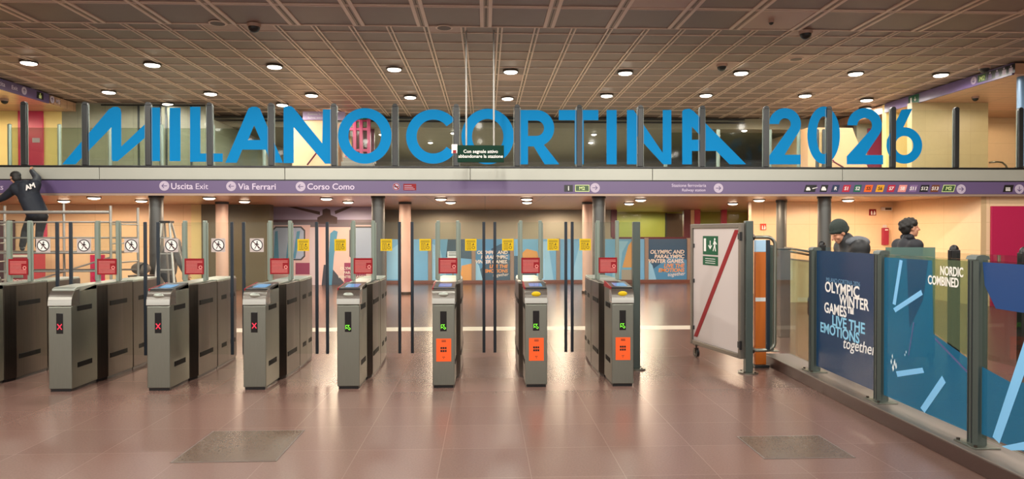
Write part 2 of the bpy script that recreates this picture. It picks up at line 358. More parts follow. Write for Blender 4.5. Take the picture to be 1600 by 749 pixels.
# upper walls behind the balustrade
m = MB(); xc = fx(98, YB); m.box(XL, xc, YB, YB + 0.2, ZM, ZL - 0.002, mat('yellow_cream_wall', '#ecd38c', 0.45, 0, 0.03, 2)); struct(m.build('wall_upper_left'))
m = MB(); a, b = fx(31, YB), fx(70, YB); m.box(a, b, YB - 0.05, YB - 0.002, ZM, fz(174, YB), mat('rose_door', '#c9335e', 0.4), 0.008); d = struct(m.build('door_6'))
m = MB(); m.box(b - 0.28, b - 0.08, YB - 0.058, YB - 0.05, fz(226, YB), fz(219, YB), OFFW); m.box(a + 0.12, a + 0.2, YB - 0.09, YB - 0.05, fz(222, YB), fz(217, YB), STEEL); m.build('door_plate', d)
m = MB(); xe = fx(322, YB); m.box(xc, xe, YB, YB + 0.2, ZM, ZC - 0.012, STONE); m.box(xe - 0.2, xe, YB + 0.2, 32, ZM, ZL - 0.11, STONE)
for px in (218, 252, 261, 300): x = fx(px, YB); m.box(x - 0.025, x + 0.025, YB - 0.02, YB, ZM, fz(168, YB), DARK)
m.box(fx(160, YB), xe, YB - 0.03, YB, fz(169, YB), fz(167, YB), BLACK); struct(m.build('wall_upper_stone'))
m = MB(); Y0 = 20.4; a, b = fx(457, Y0), fx(522, Y0); m.box(a, b, Y0, Y0 + 3, ZM, fz(188, Y0), mat('peach_wall', '#cfa884', 0.45, 0, 0.03, 2)); struct(m.build('wall_upper_stair'))
m = MB(); a, b = fx(1262, Y0), fx(1348, Y0); m.prism([(a, ZM), (b + 0.4, ZM), (fx(1331, Y0), fz(197, Y0)), (a, fz(197, Y0))], Y0, Y0 + 3, MATS['peach_wall']); struct(m.build('wall_upper_ramp'))
m = MB(); a, b = fx(1338, 21), fx(1392, 21); m.box(a, b, 21, 21.2, ZM, ZC - 0.012, STONE); struct(m.build('wall_upper_recess'))
m = MB(); a, b = fx(1354, 21), fx(1375, 21); m.box(a, b, 20.95, 20.998, ZM, fz(198, 21), mat('wine_door', '#7d2340', 0.4), 0.008); struct(m.build('door_7'))
m = MB(); a, b = fx(1384, 19), fx(1424, 19); m.box(a, b, 19, 19.2, ZM, ZC - 0.012, MATS['yellow_cream_wall']); struct(m.build('wall_upper_jamb'))
m = MB(); a, b = fx(1424, 17.5), fx(1543, 17.5); m.box(a, b, 17.5, 17.7, ZM, ZC - 0.022 if False else ZL - 0.002, tiled('pale_stone_panels', '#b9a67c', (0.6, 0.6), 0.4, joint='#8d7c58', jw=0.003, jmix=0.4, var=0.03, axes='XZ', speckle=0.05, sscale=8))
m.box(b - 0.2, b, 17.7, 20, ZM, ZL - 0.002, CREAMX); struct(m.build('wall_upper_right'))
m = MB(); m.box(b, XR, 19.8, 20.0, ZM, ZL - 0.002, CREAM); struct(m.build('wall_upper_corridor'))

# ------------------------------------------------------------------ pillars
PILL = mat('dark_pillar_paint', '#595a58', 0.42, 0.25); PILP = mat('pinkish_pillar', '#b49b90', 0.4, 0.1)
def pillar(px, Y, w, M, label, z0=0, z1=ZS):
    x = fx(px, Y); t = thing('pillar', label, 'pillar', (x, Y, z0))
    b = MB(); b.cyl((0, 0, 0.001), (0, 0, z1 - z0 - 0.002), w / 2, M, 32); b.build('shaft', t)
    b = MB(); b.cyl((0, 0, 0.001), (0, 0, 0.08), w / 2 + 0.02, STEEL_D, 32); b.build('base_ring', t)
    if z1 == ZS: b = MB(); b.cyl((0, 0, z1 - z0 - 0.06), (0, 0, z1 - z0 - 0.001), w / 2 + 0.015, DARK, 32); b.build('collar', t)
    return t
for px, s in ((244.5, 'behind the left row of ticket gates, below the way out sign'), (591, 'below the small red plate of the purple sign'), (935.5, 'below the arrow beside the boxed metro sign'), (1288, 'behind the person in a beanie')):
    pillar(px, 14.62, 0.27, PILL, 'dark grey round pillar at the mezzanine edge ' + s)
for px, s in ((347, 'beside the dark olive wall'), (633, 'at the edge of the gondola mural'), (919, 'behind the sixth lane of ticket gates'), (1203, 'behind the tubular guard rail')):
    pillar(px, 17.8, 0.30, PILP, 'pinkish grey round pillar deep under the mezzanine ' + s)
pillar(1221, 16.6, 0.24, PILL, 'darker round pillar just right of the pinkish one near the guard rail')
pillar(1600, 14.55, 0.30, mat('blue_grey_pillar', '#54708c', 0.35, 0.2), 'blue-grey pillar standing on the mezzanine at the right picture edge', ZM, ZC)

# ------------------------------------------------------------------ purple fascia signs
FS = thing('fascia_sign', 'long purple direction sign running under the whole mezzanine edge', 'sign', (0, YM - 0.02, (fz(283, YM) + fz(304, YM)) / 2))
zt, zb = fz(283.5, YM), fz(303, YM); O = FS.location
def fpart(name, fn):
    b = MB(); fn(b); return b.build(name, FS, O)
ym = YM - 0.062
fpart('panel', lambda b: b.box(XL, XR, YM - 0.06, YM + 0.028, zb, zt, PURPLE, 0.004))
fpart('lower_trim', lambda b: b.box(XL, XR, YM - 0.05, YM + 0.028, zb - 0.045, zb - 0.001, mat('soffit_trim', '#a08a7c', 0.4, 0.3)))
def arrow_pts(x, z, s, ang):
    pts = [(-0.62, -0.08), (0.3, -0.08), (0.0, -0.4), (0.13, -0.52), (0.62, 0.0), (0.13, 0.52), (0.0, 0.4), (0.3, 0.08), (-0.62, 0.08)]
    c, q = math.cos(ang), math.sin(ang); return [(x + s * (a * c - d * q), z + s * (a * q + d * c)) for a, d in pts]
def arrow_disc(b, px, py, ang, r=0.098, y=ym, Y=YM):
    x, z = fx(px, Y, py), fz(py, Y, px); b.disc(x, z, r, y, OFFW, 0.004); b.shape([arrow_pts(x, z, r * 0.92, ang)], y - 0.004, PURPLE)
def ftext(px, py, s, size, M=WHITE, **k):
    fpart('lettering', lambda b: b.text(s, fx(px, YM, py), fz(py, YM, px), ym, size, M, **k))
LT = mat('lilac_print', '#cdbfd4', 0.5)
for px, py in ((259, 291), (363, 291.5), (471, 292)): fpart('arrow_sign', lambda b: arrow_disc(b, px, py, PI))
ftext(269, 296, 'Uscita', 0.175, LT); ftext(307, 296, 'Exit', 0.165, LT, bold=0.0)
ftext(374, 296.5, 'Via Ferrari', 0.175, LT); ftext(481, 296.5, 'Corso Como', 0.175, LT); ftext(-30, 297, 'Tickets', 0.165, LT, bold=0.0)
ftext(1048, 292.5, 'Stazione ferroviaria', 0.092, LT, bold=0.0); ftext(1064, 299.5, 'Railway station', 0.082, LT, bold=0.0)
fpart('arrow_sign', lambda b: arrow_disc(b, 1121, 294.5, 0)); fpart('arrow_sign', lambda b: arrow_disc(b, 929, 294, 0)); fpart('arrow_sign', lambda b: arrow_disc(b, 1498.5, 296, 0)); fpart('arrow_sign', lambda b: arrow_disc(b, 1589, 296, -PI / 2))
def nosmoke(b):
    x, z = fx(620, YM), fz(292.5, YM); b.disc(x, z, 0.075, ym, OFFW, 0.004); b.ring(x, z, 0.055, 0.07, ym - 0.004, RED); b.box(x - 0.045, x + 0.045, ym - 0.006, ym - 0.004, z - 0.012, z + 0.012, BLACK)
    b.prism([(x - 0.05, z + 0.035), (x - 0.035, z + 0.05), (x + 0.05, z - 0.035), (x + 0.035, z - 0.05)], ym - 0.008, ym - 0.006, RED)
fpart('no_smoking_sign', nosmoke)
def redplate(b):
    x0, x1 = fx(631, YM), fx(651, YM); z0, z1 = fz(298, YM), fz(288, YM); b.rect(x0, x1, z0, z1, ym, RED)
    for k in range(3): b.rect(x0 + 0.02, x1 - 0.03 - 0.03 * k, z0 + 0.02 + k * 0.035, z0 + 0.03 + k * 0.035, ym - 0.003, OFFW, 0.001)
fpart('notice_plate', redplate)
def tile(px0, px1, M, s=None, TM=WHITE, slant=0.0, py=(289.5, 300), frame_m=None):
    def fn(b):
        x0, x1 = fx(px0, YM), fx(px1, YM); z0, z1 = fz(py[1], YM, (px0 + px1) / 2), fz(py[0], YM, (px0 + px1) / 2); sl = slant * (z1 - z0)
        b.prism([(x0, z0), (x1 - sl, z0), (x1, z1), (x0 + sl, z1)], ym - 0.004, ym, M)
        if frame_m:
            b.shape([[(x0, z0), (x1 - sl, z0), (x1, z1), (x0 + sl, z1)], [(x0 + 0.012, z0 + 0.012), (x1 - sl - 0.01, z0 + 0.012), (x1 - 0.012, z1 - 0.012), (x0 + sl + 0.01, z1 - 0.012)]], ym - 0.0045, frame_m)
        h = z1 - z0
        if s == 'INFO': b.text('i', (x0 + x1) / 2, z0 + 0.2 * h, ym - 0.004, h * 0.95, TM, align='CENTER', bold=0.03)
        elif s == 'CAR':
            c = (x0 + x1) / 2 - 0.01; b.box(c - 0.05, c + 0.05, ym - 0.007, ym - 0.004, z0 + 0.03, z0 + 0.075, TM, 0.008); b.prism([(c - 0.04, z0 + 0.075), (c + 0.04, z0 + 0.075), (c + 0.028, z0 + 0.11), (c - 0.028, z0 + 0.11)], ym - 0.007, ym - 0.004, TM)
        elif s == 'CARX':
            c = x0 + 0.09; b.box(c - 0.045, c + 0.045, ym - 0.007, ym - 0.004, z0 + 0.03, z0 + 0.07, TM, 0.008); b.prism([(c - 0.035, z0 + 0.07), (c + 0.035, z0 + 0.07), (c + 0.025, z0 + 0.1), (c - 0.025, z0 + 0.1)], ym - 0.007, ym - 0.004, TM); b.prism([(c + 0.09, z0 + 0.06), (c + 0.2, z0 + 0.09), (c + 0.2, z0 + 0.1), (c + 0.09, z0 + 0.08)], ym - 0.007, ym - 0.004, TM)
        elif s == 'LIFT':
            c = (x0 + x1) / 2 - 0.01
            for k in (-1, 0, 1): b.disc(c + k * 0.035, z0 + 0.085, 0.014, ym - 0.004, TM, 0.002, 10); b.rect(c + k * 0.035 - 0.012, c + k * 0.035 + 0.012, z0 + 0.02, z0 + 0.068, ym - 0.004, TM, 0.002)
        elif s: b.text(s, (x0 + x1) / 2 - 0.005, z0 + 0.27 * h, ym - 0.004, h * 0.68, TM, align='CENTER', bold=0.02, shear=slant * 0.8)
    fpart('line_badge', fn)
tile(881, 894.5, BLACK, 'INFO'); tile(898, 920, mat('metro_green', '#33502f', 0.4), 'M2', mat('pale_lime_print', '#d3e39a', 0.5), frame_m=MATS['pale_lime_print'])
py_ = (289.5, 300.5)
NAVYB = mat('badge_navy', '#1d2b4e', 0.4)
for a, b, M, s, T in ((1253.5, 1274, BLACK, 'CARX', WHITE), (1278, 1292, BLACK, 'CAR', WHITE), (1295.5, 1309.5, NAVYB, 'R', WHITE), (1312.5, 1327, mat('badge_red', '#b11f3a', 0.4), 'S1', WHITE),
                      (1330, 1344, mat('badge_green', '#0d5c47', 0.4), 'S2', WHITE), (1346.5, 1361.5, mat('badge_orange', '#e2621b', 0.4), 'S5', BLACK), (1364.5, 1379.5, mat('badge_amber', '#dd9a1e', 0.4), 'S6', BLACK),
                      (1382, 1396.5, MATS['badge_red'], 'S7', WHITE), (1399, 1414.5, mat('badge_pink', '#dd8d86', 0.4), 'S8', WHITE), (1416, 1431, mat('badge_lilac', '#80648f', 0.4), 'S11', WHITE),
                      (1433, 1449, mat('badge_black', '#17131c', 0.4), 'S12', WHITE), (1450, 1465, mat('badge_brown', '#6e3d22', 0.4), 'S13', WHITE), (1467.5, 1489.5, MATS['metro_green'], 'M2', MATS['pale_lime_print'])):
    tile(a, b, M, s, T, 0.3, py_, MATS['pale_lime_print'] if s == 'M2' else None)
tile(1563, 1580, BLACK, 'LIFT', WHITE, 0.25, py_)

# side fascia signs upstairs
def side_sign(X, right, y0, y1, label):
    t = thing('fascia_sign', label, 'sign', (X, (y0 + y1) / 2, 5.07)); L = t.location
    M = frame((X + (0.055 if not right else -0.055), y0 if not right else y1, 0), (0, 1, 0) if not right else (0, -1, 0), (-1, 0, 0) if not right else (1, 0, 0))
    ln = y1 - y0; b = MB(M); b.box(0, ln, 0, 0.052, 4.935, ZC - 0.014, PURPLE, 0.004); b.build('panel', t, L); return t, M, L
sl, Ms, Ls = side_sign(XHL, False, 12.5, 18.35, 'purple overhead sign on the upper left with an exit text and metro badge')
def sx_(X, px, py, y0, right): p = atx(px, py, X); return (p.y - y0) if not right else (y0 - p.y)
b = MB(Ms); b.text('Uscita', sx_(XHL, -14, 124, 12.5, False), 5.02, -0.002, 0.15, LT); b.build('lettering', sl, Ls)
b = MB(Ms); b.text('Exit', sx_(XHL, 14, 130, 12.5, False), 5.02, -0.002, 0.14, LT, bold=0); b.build('lettering', sl, Ls)
b = MB(Ms); x = sx_(XHL, 34, 134, 12.5, False); b.disc(x, 5.065, 0.095, -0.001, OFFW); b.shape([arrow_pts(x, 5.065, 0.085, PI / 2)], -0.004, PURPLE); b.build('arrow_sign', sl, Ls)
b = MB(Ms); x = sx_(XHL, 59, 141, 12.5, False); b.rect(x - 0.13, x + 0.13, 4.98, 5.15, -0.001, BLACK); b.disc(x, 5.11, 0.022, -0.004, MATS['pale_lime_print']); b.rect(x - 0.05, x + 0.05, 5.0, 5.08, -0.004, MATS['pale_lime_print'], 0.002); b.build('lift_badge', sl, Ls)
b = MB(Ms); x = sx_(XHL, 78, 147, 12.5, False); b.disc(x, 5.065, 0.095, -0.001, OFFW); b.shape([arrow_pts(x, 5.065, 0.085, PI / 2)], -0.004, PURPLE); b.build('arrow_sign', sl, Ls)
b = MB(Ms); b.text('M5', sx_(XHL, 83, 150, 12.5, False), 5.0, -0.002, 0.16, LT, shear=0.2); b.build('lettering', sl, Ls)
sr, Ms, Ls = side_sign(XHR, True, 14.3, 19.0, 'purple overhead sign on the upper right with a row of pictogram badges')
yend = 19.0
for px, py, kind in ((1431, 157.5, 'exit'), (1525, 130, 'arrow'), (1538, 126, 'M2'), (1551, 122, 'a'), (1562, 118, 'b'), (1573, 115, 'c'), (1584, 111, 'd')):
    b = MB(Ms); p = atx(px, py, XHR); x = yend - p.y
    if kind == 'arrow': b.disc(x, 5.065, 0.09, -0.001, OFFW); b.shape([arrow_pts(x, 5.065, 0.08, -PI / 2)], -0.004, PURPLE)
    elif kind == 'M2': b.rect(x - 0.13, x + 0.13, 4.98, 5.15, -0.001, MATS['metro_green']); b.text('M2', x, 5.01, -0.004, 0.14, MATS['pale_lime_print'], align='CENTER', shear=0.2)
    elif kind == 'exit': b.rect(x - 0.22, x + 0.22, 4.95, 5.17, -0.001, GREEN); b.shape([arrow_pts(x + 0.06, 5.06, 0.09, -PI / 2)], -0.004, WHITE); b.rect(x - 0.14, x - 0.08, 4.99, 5.12, -0.004, WHITE, 0.002)
    else:
        b.rect(x - 0.11, x + 0.11, 4.97, 5.16, -0.001, BLACK); b.disc(x, 5.12, 0.022, -0.004, OFFW); b.rect(x - 0.05, x + 0.05, 4.99, 5.09, -0.004, OFFW if kind in 'cd' else PURPLE, 0.002)
    b.build('pictogram_badge', sr, Ls)
# ================================================================== UPPER BALUSTRADE
zr = fz(262.5, YM); ZT = fz(163, YM)
BT = thing('glass_balustrade', 'tall glass balustrade with dark posts along the mezzanine edge, blue lettering on it', 'balustrade', (fx(760, YM), YM, zr)); O = BT.location
posts = [38, 133.5, 232, 328, 424, 522, 617.5, 713, 808, 905, 1000.5, 1097, 1197, 1295, 1395, 1494, 1594]
pxs = [fx(p, YM, 215) for p in posts]; pxs = [pxs[0] - 1.27 * 2, pxs[0] - 1.27] + pxs + [pxs[-1] + 1.3, pxs[-1] + 2.6]
CLIP = mat('edge_clip_grey', '#6b746e', 0.4, 0.2)
b = MB(); b.box(pxs[0], pxs[-1], YM - 0.035, YM + 0.055, zr - 0.005, zr + 0.03, BLACK, 0.004); b.build('bottom_rail', BT, O)
for i, x in enumerate(pxs):
    b = MB(); b.box(x - 0.055, x + 0.055, YM - 0.03, YM + 0.045, zr + 0.03, ZT - 0.055, mat('balustrade_post_paint', '#1e2021', 0.45, 0.0) if 'balustrade_post_paint' not in MATS else MATS['balustrade_post_paint'], 0.012)
    b.prism([(x + 0.055 * math.cos(t), ZT - 0.056 + 0.055 * math.sin(t)) for t in [PI * k / 10 for k in range(11)]], YM - 0.03, YM + 0.045, MATS['balustrade_post_paint'])
    b.build('post', BT, O)
for a, c in zip(pxs, pxs[1:]):
    b = MB(); b.box(a + 0.06, c - 0.06, YM + 0.004, YM + 0.016, zr + 0.035, ZT - 0.06, GLASS); p = b.build('glass_pane', BT, O)
    for x in (a + 0.063, c - 0.075): b = MB(); b.box(x, x + 0.008, YM, YM + 0.018, zr + 0.035, ZT - 0.06, CLIP); b.build('edge_strip', p, O)

def arcp(cx, cy, rx, ry, a0, a1, n=20):       # pixel-space arc, angles anticlockwise as seen
    return [(cx + rx * math.cos(math.radians(a0 + (a1 - a0) * i / n)), cy - ry * math.sin(math.radians(a0 + (a1 - a0) * i / n))) for i in range(n + 1)]
def two(cx, cy, R, r, xl, xr, base, bar, tipx):
    return [arcp(cx, cy, R, R, 180, -38, 22) + [(tipx, bar), (xr, bar), (xr, base), (xl, base), (xl, bar + 2)] + [(cx + r * math.cos(math.radians(-38)) , cy + r * math.sin(math.radians(38)))] + arcp(cx, cy, r, r, -38, 180, 16)]
L_ = {
 'M1': [[(97, 257), (160, 183), (170, 171), (177, 167), (184, 167), (188, 170), (189.5, 176), (189.5, 229), (234, 187), (234, 168), (250, 168), (250, 252), (234, 252), (234, 209), (184, 252), (176, 252), (174.5, 249), (174, 199), (118, 257)]],
 'I1': [[(265, 168.5), (282, 168.5), (282, 252), (265, 252)]],
 'L1': [[(297, 167), (313, 167), (313, 240), (348, 240), (348, 253), (297, 253)]],
 'A1': [[(352, 254.5), (388, 170), (393, 167), (401, 167), (406, 170), (442, 254.5), (423, 254.5), (415, 234), (378.5, 234), (370, 254.5)], [(397, 196), (407, 219), (387.5, 219)]],
 'N1': [[(443, 168), (447, 166), (455, 166), (459, 169), (503.5, 224), (504.5, 171), (519.6, 171), (519.6, 256), (508, 256), (459, 199), (459, 255), (443, 255)]],
 'O1': [arcp(570, 212.5, 42, 43.5, 0, 355, 48), arcp(570, 212.5, 25.5, 28, 0, 355, 40)],
 'C1': [arcp(677, 213.5, 42.5, 42.5, 37, 323, 44) + arcp(677, 213.5, 26, 26.5, 323, 37, 36)],
 'O2': [arcp(762, 213.5, 41, 43.5, 0, 355, 48), arcp(762, 213.5, 24.5, 27.5, 0, 355, 40)],
 'R1': [[(812, 172), (838, 172)] + arcp(838, 200.5, 28, 28.5, 85, -65, 20) + [(874, 257), (851, 257), (834, 229), (825, 229), (825, 257), (812, 257)], [(825, 188.5), (838, 188.5)] + arcp(838, 200.5, 12, 12, 85, -85, 14) + [(838, 212.5), (825, 212.5)]],
 'T1': [[(873, 172), (935, 172), (935, 188), (912, 188), (912, 257), (898, 257), (898, 188), (873, 188)]],
 'I2': [[(947.7, 172), (963.5, 172), (963.5, 257), (947.7, 257)]],
 'N2': [[(979.5, 172), (990, 172), (1035.5, 239), (1035.5, 172), (1049, 172), (1049, 257), (1036, 257), (995.5, 213), (995.5, 257), (979.5, 257)]],
 'A2': [[(1066, 174), (1069, 171), (1077, 170), (1083, 173), (1166, 257), (1140, 257), (1119, 236), (1081, 236), (1081, 257), (1066, 257)], [(1081, 198), (1100, 218.5), (1081, 218.5)]],
 'D2': two(1226.5, 194, 25, 9, 1201.5, 1251, 257, 242, 1226),
 'D0': [arcp(1287, 211.5, 25.5, 45, 0, 355, 48), arcp(1287, 211.5, 11, 29.5, 0, 355, 40)],
 'D2b': two(1351, 196, 27, 11.5, 1323, 1380, 257, 242.5, 1352),
 'D6': [[(1409, 171.5), (1425.5, 170), (1411.5, 199)] + arcp(1413, 227.5, 28, 28.5, 88, -180, 40) + [(1386, 218)], arcp(1413, 227.5, 14, 15, 0, 355, 30)],
}
DESC = {'M1': 'blue letter M with a long slanting tail, first letter on the glass balustrade', 'I1': 'plain blue letter I right after the slanting M on the glass', 'L1': 'blue letter L between the first I and the first A on the glass',
 'A1': 'blue symmetrical letter A, fourth letter of the first word on the glass', 'N1': 'blue letter N before the round O that ends the first word', 'O1': 'round blue letter O ending the first word on the glass',
 'C1': 'blue letter C opening the second word on the glass balustrade', 'O2': 'blue letter O partly hidden by the hanging green sign', 'R1': 'blue letter R with a straight leg, right of the hanging sign',
 'T1': 'blue letter T after the R in the second word', 'I2': 'plain blue letter I between T and N in the second word', 'N2': 'blue letter N in the second word, left of the long-legged A',
 'A2': 'blue letter A with a long slanting right leg ending the second word', 'D2': 'first blue numeral 2 of the year on the glass', 'D0': 'narrow blue numeral zero of the year on the glass',
 'D2b': 'second blue numeral 2 of the year, left of the 6', 'D6': 'blue numeral 6 at the right end of the lettering on the glass'}
YV = YM + 0.002
for k, loops in L_.items():
    w = [[(at(px, py, YV).x, at(px, py, YV).z) for px, py in lp] for lp in loops]
    cx = sum(p[0] for p in w[0]) / len(w[0]); cz = sum(p[1] for p in w[0]) / len(w[0])
    b = MB(); b.shape(w, YV + 0.0015, BLUE, 0.0012)
    o = b.build('vinyl_numeral' if k[0] == 'D' else 'vinyl_letter', BT, O); o['label'] = DESC[k]

# inner, lower balustrades further back on the mezzanine
def inner_rail(pxl, Y, py_top, label, body=DARK, M=GLASSD):
    z1 = fz(py_top, Y); xs = [fx(p, Y, 215) for p in pxl]; t = thing('glass_balustrade', label, 'balustrade', ((xs[0] + xs[-1]) / 2, Y, ZM)); O = t.location
    for x in xs: b = MB(); b.cyl((x, Y, ZM + 0.004), (x, Y, z1), 0.045, body, 14); b.ball((x, Y, z1), (0.045, 0.045, 0.03), body, 14, 6); b.build('post', t, O)
    for a, c in zip(xs, xs[1:]): b = MB(); b.box(a + 0.05, c - 0.05, Y - 0.006, Y + 0.006, ZM + 0.05, z1 - 0.06, M); b.build('glass_pane', t, O)
    return t
inner_rail((15, 93, 172, 253, 333, 413), 16.6, 199, 'lower glass balustrade deep on the mezzanine, behind the slanting M', TUBE)
inner_rail((1040, 1122, 1203, 1248), 16.6, 202, 'lower glass balustrade on the mezzanine behind the long-legged A', TUBE)
inner_rail((1277, 1287, 1292), 18.5, 201, 'short glass rail with three posts behind the numeral zero', DARK)
# purple sign and framed glass lift beyond the letter N and O
Y0 = 20.35; t = thing('direction_sign', 'small purple direction sign on the peach wall behind the first N', 'sign', (fx(503, Y0), Y0, fz(182, Y0))); O = t.location
b = MB(); b.box(fx(474, Y0), fx(540, Y0), Y0 - 0.03, Y0 + 0.03, fz(189, Y0), fz(176, Y0), mat('pale_purple_sign', '#a58bb0', 0.4), 0.004); b.build('panel', t, O)
b = MB(); b.text('Stazione ferroviaria', fx(482, Y0), fz(181.5, Y0), Y0 - 0.031, 0.085, WHITE, bold=0); b.text('Railway station', fx(482, Y0), fz(187, Y0), Y0 - 0.031, 0.075, WHITE, bold=0); b.build('lettering', t, O)
Y0 = 21.0; LIFTM = mat('dark_magenta_frame', '#8d1844', 0.4)
t = thing('lift_cabin', 'magenta framed glass lift seen through the first round O', 'lift', (fx(560, Y0), Y0, ZM)); O = t.location
for px in (543, 555, 565, 577): b = MB(); x = fx(px, Y0); b.box(x - 0.05, x + 0.05, Y0 - 0.05, Y0 + 0.05, ZM + 0.001, fz(187, Y0), LIFTM, 0.006); b.build('frame_upright', t, O)
for py in (189, 203, 236): b = MB(); b.box(fx(540, Y0), fx(579, Y0), Y0 - 0.04, Y0 + 0.04, fz(py, Y0) - 0.04, fz(py, Y0) + 0.04, LIFTM, 0.006); b.build('cross_bar', t, O)
b = MB(); b.box(fx(541, Y0), fx(578, Y0), Y0 + 0.05, Y0 + 0.06, ZM + 0.01, fz(190, Y0), GLASSD); b.build('glass_wall', t, O)
b = MB(); b.box(fx(541, Y0), fx(578, Y0), Y0 + 0.9, Y0 + 0.95, ZM + 0.01, fz(190, Y0), mat('lift_back', '#5e2836', 0.4)); b.build('back_wall', t, O)
b = MB(); b.box(fx(560, Y0), fx(574, Y0), Y0 - 0.08, Y0 - 0.051, fz(188.5, Y0), fz(184.5, Y0), GREEN); b.shape([arrow_pts(fx(567, Y0), fz(186.5, Y0), 0.04, 0)], Y0 - 0.082, WHITE); b.build('exit_sign', t, O)
Y0 = 18.6; t = thing('stair_flight', 'short grey stair flight behind the first round O', 'stairs', (fx(545, Y0), Y0, ZM)); O = t.location
for k in range(5): b = MB(); b.box(fx(523, Y0), fx(575, Y0), Y0 + 0.28 * k, Y0 + 0.28 * (k + 1) + 0.02, ZM + 0.15 * k + 0.02, ZM + 0.15 * (k + 1) + 0.04, mat('stair_tread', '#6d665c', 0.5) if 'stair_tread' not in MATS else MATS['stair_tread'], 0.01); b.build('step', t, O)
for s, q in (('leaning handrail on the peach wall behind the first N', ((480, 258), (503, 228), (516, 214))), ('leaning handrail behind the numeral zero', ((1318, 262), (1303, 253), (1301, 250)))):
    Y0 = 20.25; pp = [at(px, py, Y0) for px, py in q]; O = pp[1]
    t = thing('handrail', s, 'handrail', O); b = MB(); b.tube(pp, 0.025, MAROON, 8); b.build('rail', t, O)
    b = MB(); b.tube([pp[1] + Vector((0, 0.0, 0)), pp[1] + Vector((0, 0.14, 0))], 0.012, STEEL, 8); b.build('bracket', t, O)
Y0 = 19.3; pp = [at(px, py, Y0) for px, py in ((1546, 254), (1558, 253), (1566, 254), (1572, 259), (1575, 266))]; t = thing('handrail', 'curved steel handrail end at the far right of the mezzanine', 'handrail', pp[1]); b = MB(); b.tube(pp, 0.025, STEEL, 8); b.build('rail', t, pp[1])
b = MB(); b.tube([pp[3], Vector((pp[3].x, Y0, ZM))], 0.02, STEEL, 8); b.build('rail_post', t, pp[1])

# hanging green sign on two rods
Y0 = 12.4; t = thing('hanging_sign', 'dark green evacuation sign hanging on two white rods in front of the lettering', 'sign', (fx(750.5, Y0), Y0, fz(240, Y0))); O = t.location
x0, x1, z0, z1 = fx(715, Y0), fx(787.5, Y0), fz(254, Y0), fz(227.5, Y0)
b = MB(); b.box(x0, x1, Y0 - 0.03, Y0 + 0.03, z0, z1, DGREEN, 0.004); b.build('panel', t, O)
for s, py in (('Con segnale attivo', 239.5), ('abbandonare la stazione', 247)): b = MB(); b.text(s, (x0 + x1) / 2, fz(py, Y0), Y0 - 0.031, 0.082, WHITE, align='CENTER', bold=0.01); b.build('lettering', t, O)
for px in (728.5, 771.5): b = MB(); x = fx(px, Y0, 140); b.cyl((x, Y0, z1), (x, Y0, ZC + 0.01), 0.016, mat('white_rod', '#8f8c86', 0.4, 0.3) if 'white_rod' not in MATS else MATS['white_rod'], 12); b.build('rod', t, O)
b = MB(); b.box(fx(706, Y0), x0 - 0.002, Y0 - 0.02, Y0 + 0.02, fz(240, Y0), fz(226, Y0), WHITE, 0.004); b.rect(fx(708, Y0), x0 - 0.02, fz(240, Y0), fz(235, Y0), Y0 - 0.02, RED); b.build('small_sounder', t, O)

# ------------------------------------------------------------------ lamps
def lamp(px, py, z, r, M, label, group, power, col, light=True):
    p = atz(px, py, z); t = thing('ceiling_lamp', label, 'ceiling lamp', (p.x, p.y, z), 0, group)
    b = MB(); b.cyl((0, 0, -0.03), (0, 0, 0.005), r * 1.18, STEEL_D, 28, r * 1.18); b.build('bezel', t)
    b = MB(); b.ball((0, 0, -0.03), (r, r, 0.035), M, 24, 8); b.build('lens', t)
    if light: spot(t, (0, 0, -0.09), power, col)
    return t
zh = ZC - 0.012  # hall lenses are enlarged to stand in for the lamps' glow
for i, (px, py) in enumerate(((45, 97), (238, 100), (429, 103), (616, 107), (798, 111), (977, 113), (1158, 113), (1337, 114), (1470, 116))):
    lamp(px, py, zh, 0.15, LAMP, f'round white ceiling lamp in the nearer row, {ORD[i]} from the left', 'hall ceiling lamps', P_HALL, C_HALL)
for i, (px, py) in enumerate(((170, 143), (329, 145.5), (487, 148), (641, 151), (793, 153), (948, 148.5), (1103, 148), (1258, 148.5), (1354, 155.5))):
    lamp(px, py, zh, 0.15, LAMP, f'round white ceiling lamp in the farther hall row, {ORD[i]} from the left', 'hall ceiling lamps', P_HALL, C_HALL)
for i, (px, py) in enumerate(((263, 162), (441, 163), (525, 174), (1352, 169))):
    lamp(px, py, zh, 0.15, LAMP, f'small ceiling lamp just above the glass lettering, {ORD[i]} from the left', 'hall ceiling lamps', P_BACK, C_HALL)
for i, (px, py) in enumerate(((297, 176), (373, 206), (596, 209), (623, 174.5), (672.5, 222), (708, 207), (855, 176), (928, 209), (923, 222), (1163, 203), (1248, 208))):
    p = atz(px, py, ZL - 0.1)
    if p.y > 21.7: lamp(px, py, ZL - 0.1, 0.085, LAMP, f'distant lamp seen through the balustrade glass, {ORD[i]} from the left', 'rear ceiling lamps', P_BACK, C_HALL, i % 2 == 0)
for i, (px, py) in enumerate(((100, 313), (147, 307.5), (221, 312.5), (327, 308), (382, 313.5), (510, 309), (544, 314.5), (689, 309.5), (704, 315), (823, 309.5), (823.5, 315), (983, 317), (1001, 311), (1145, 317))):
    lamp(px, py, ZS, 0.12, LAMPW, f'warm round lamp under the mezzanine, {ORD[i]} from the left', 'soffit lamps', P_SOFFIT, C_SOFFIT)
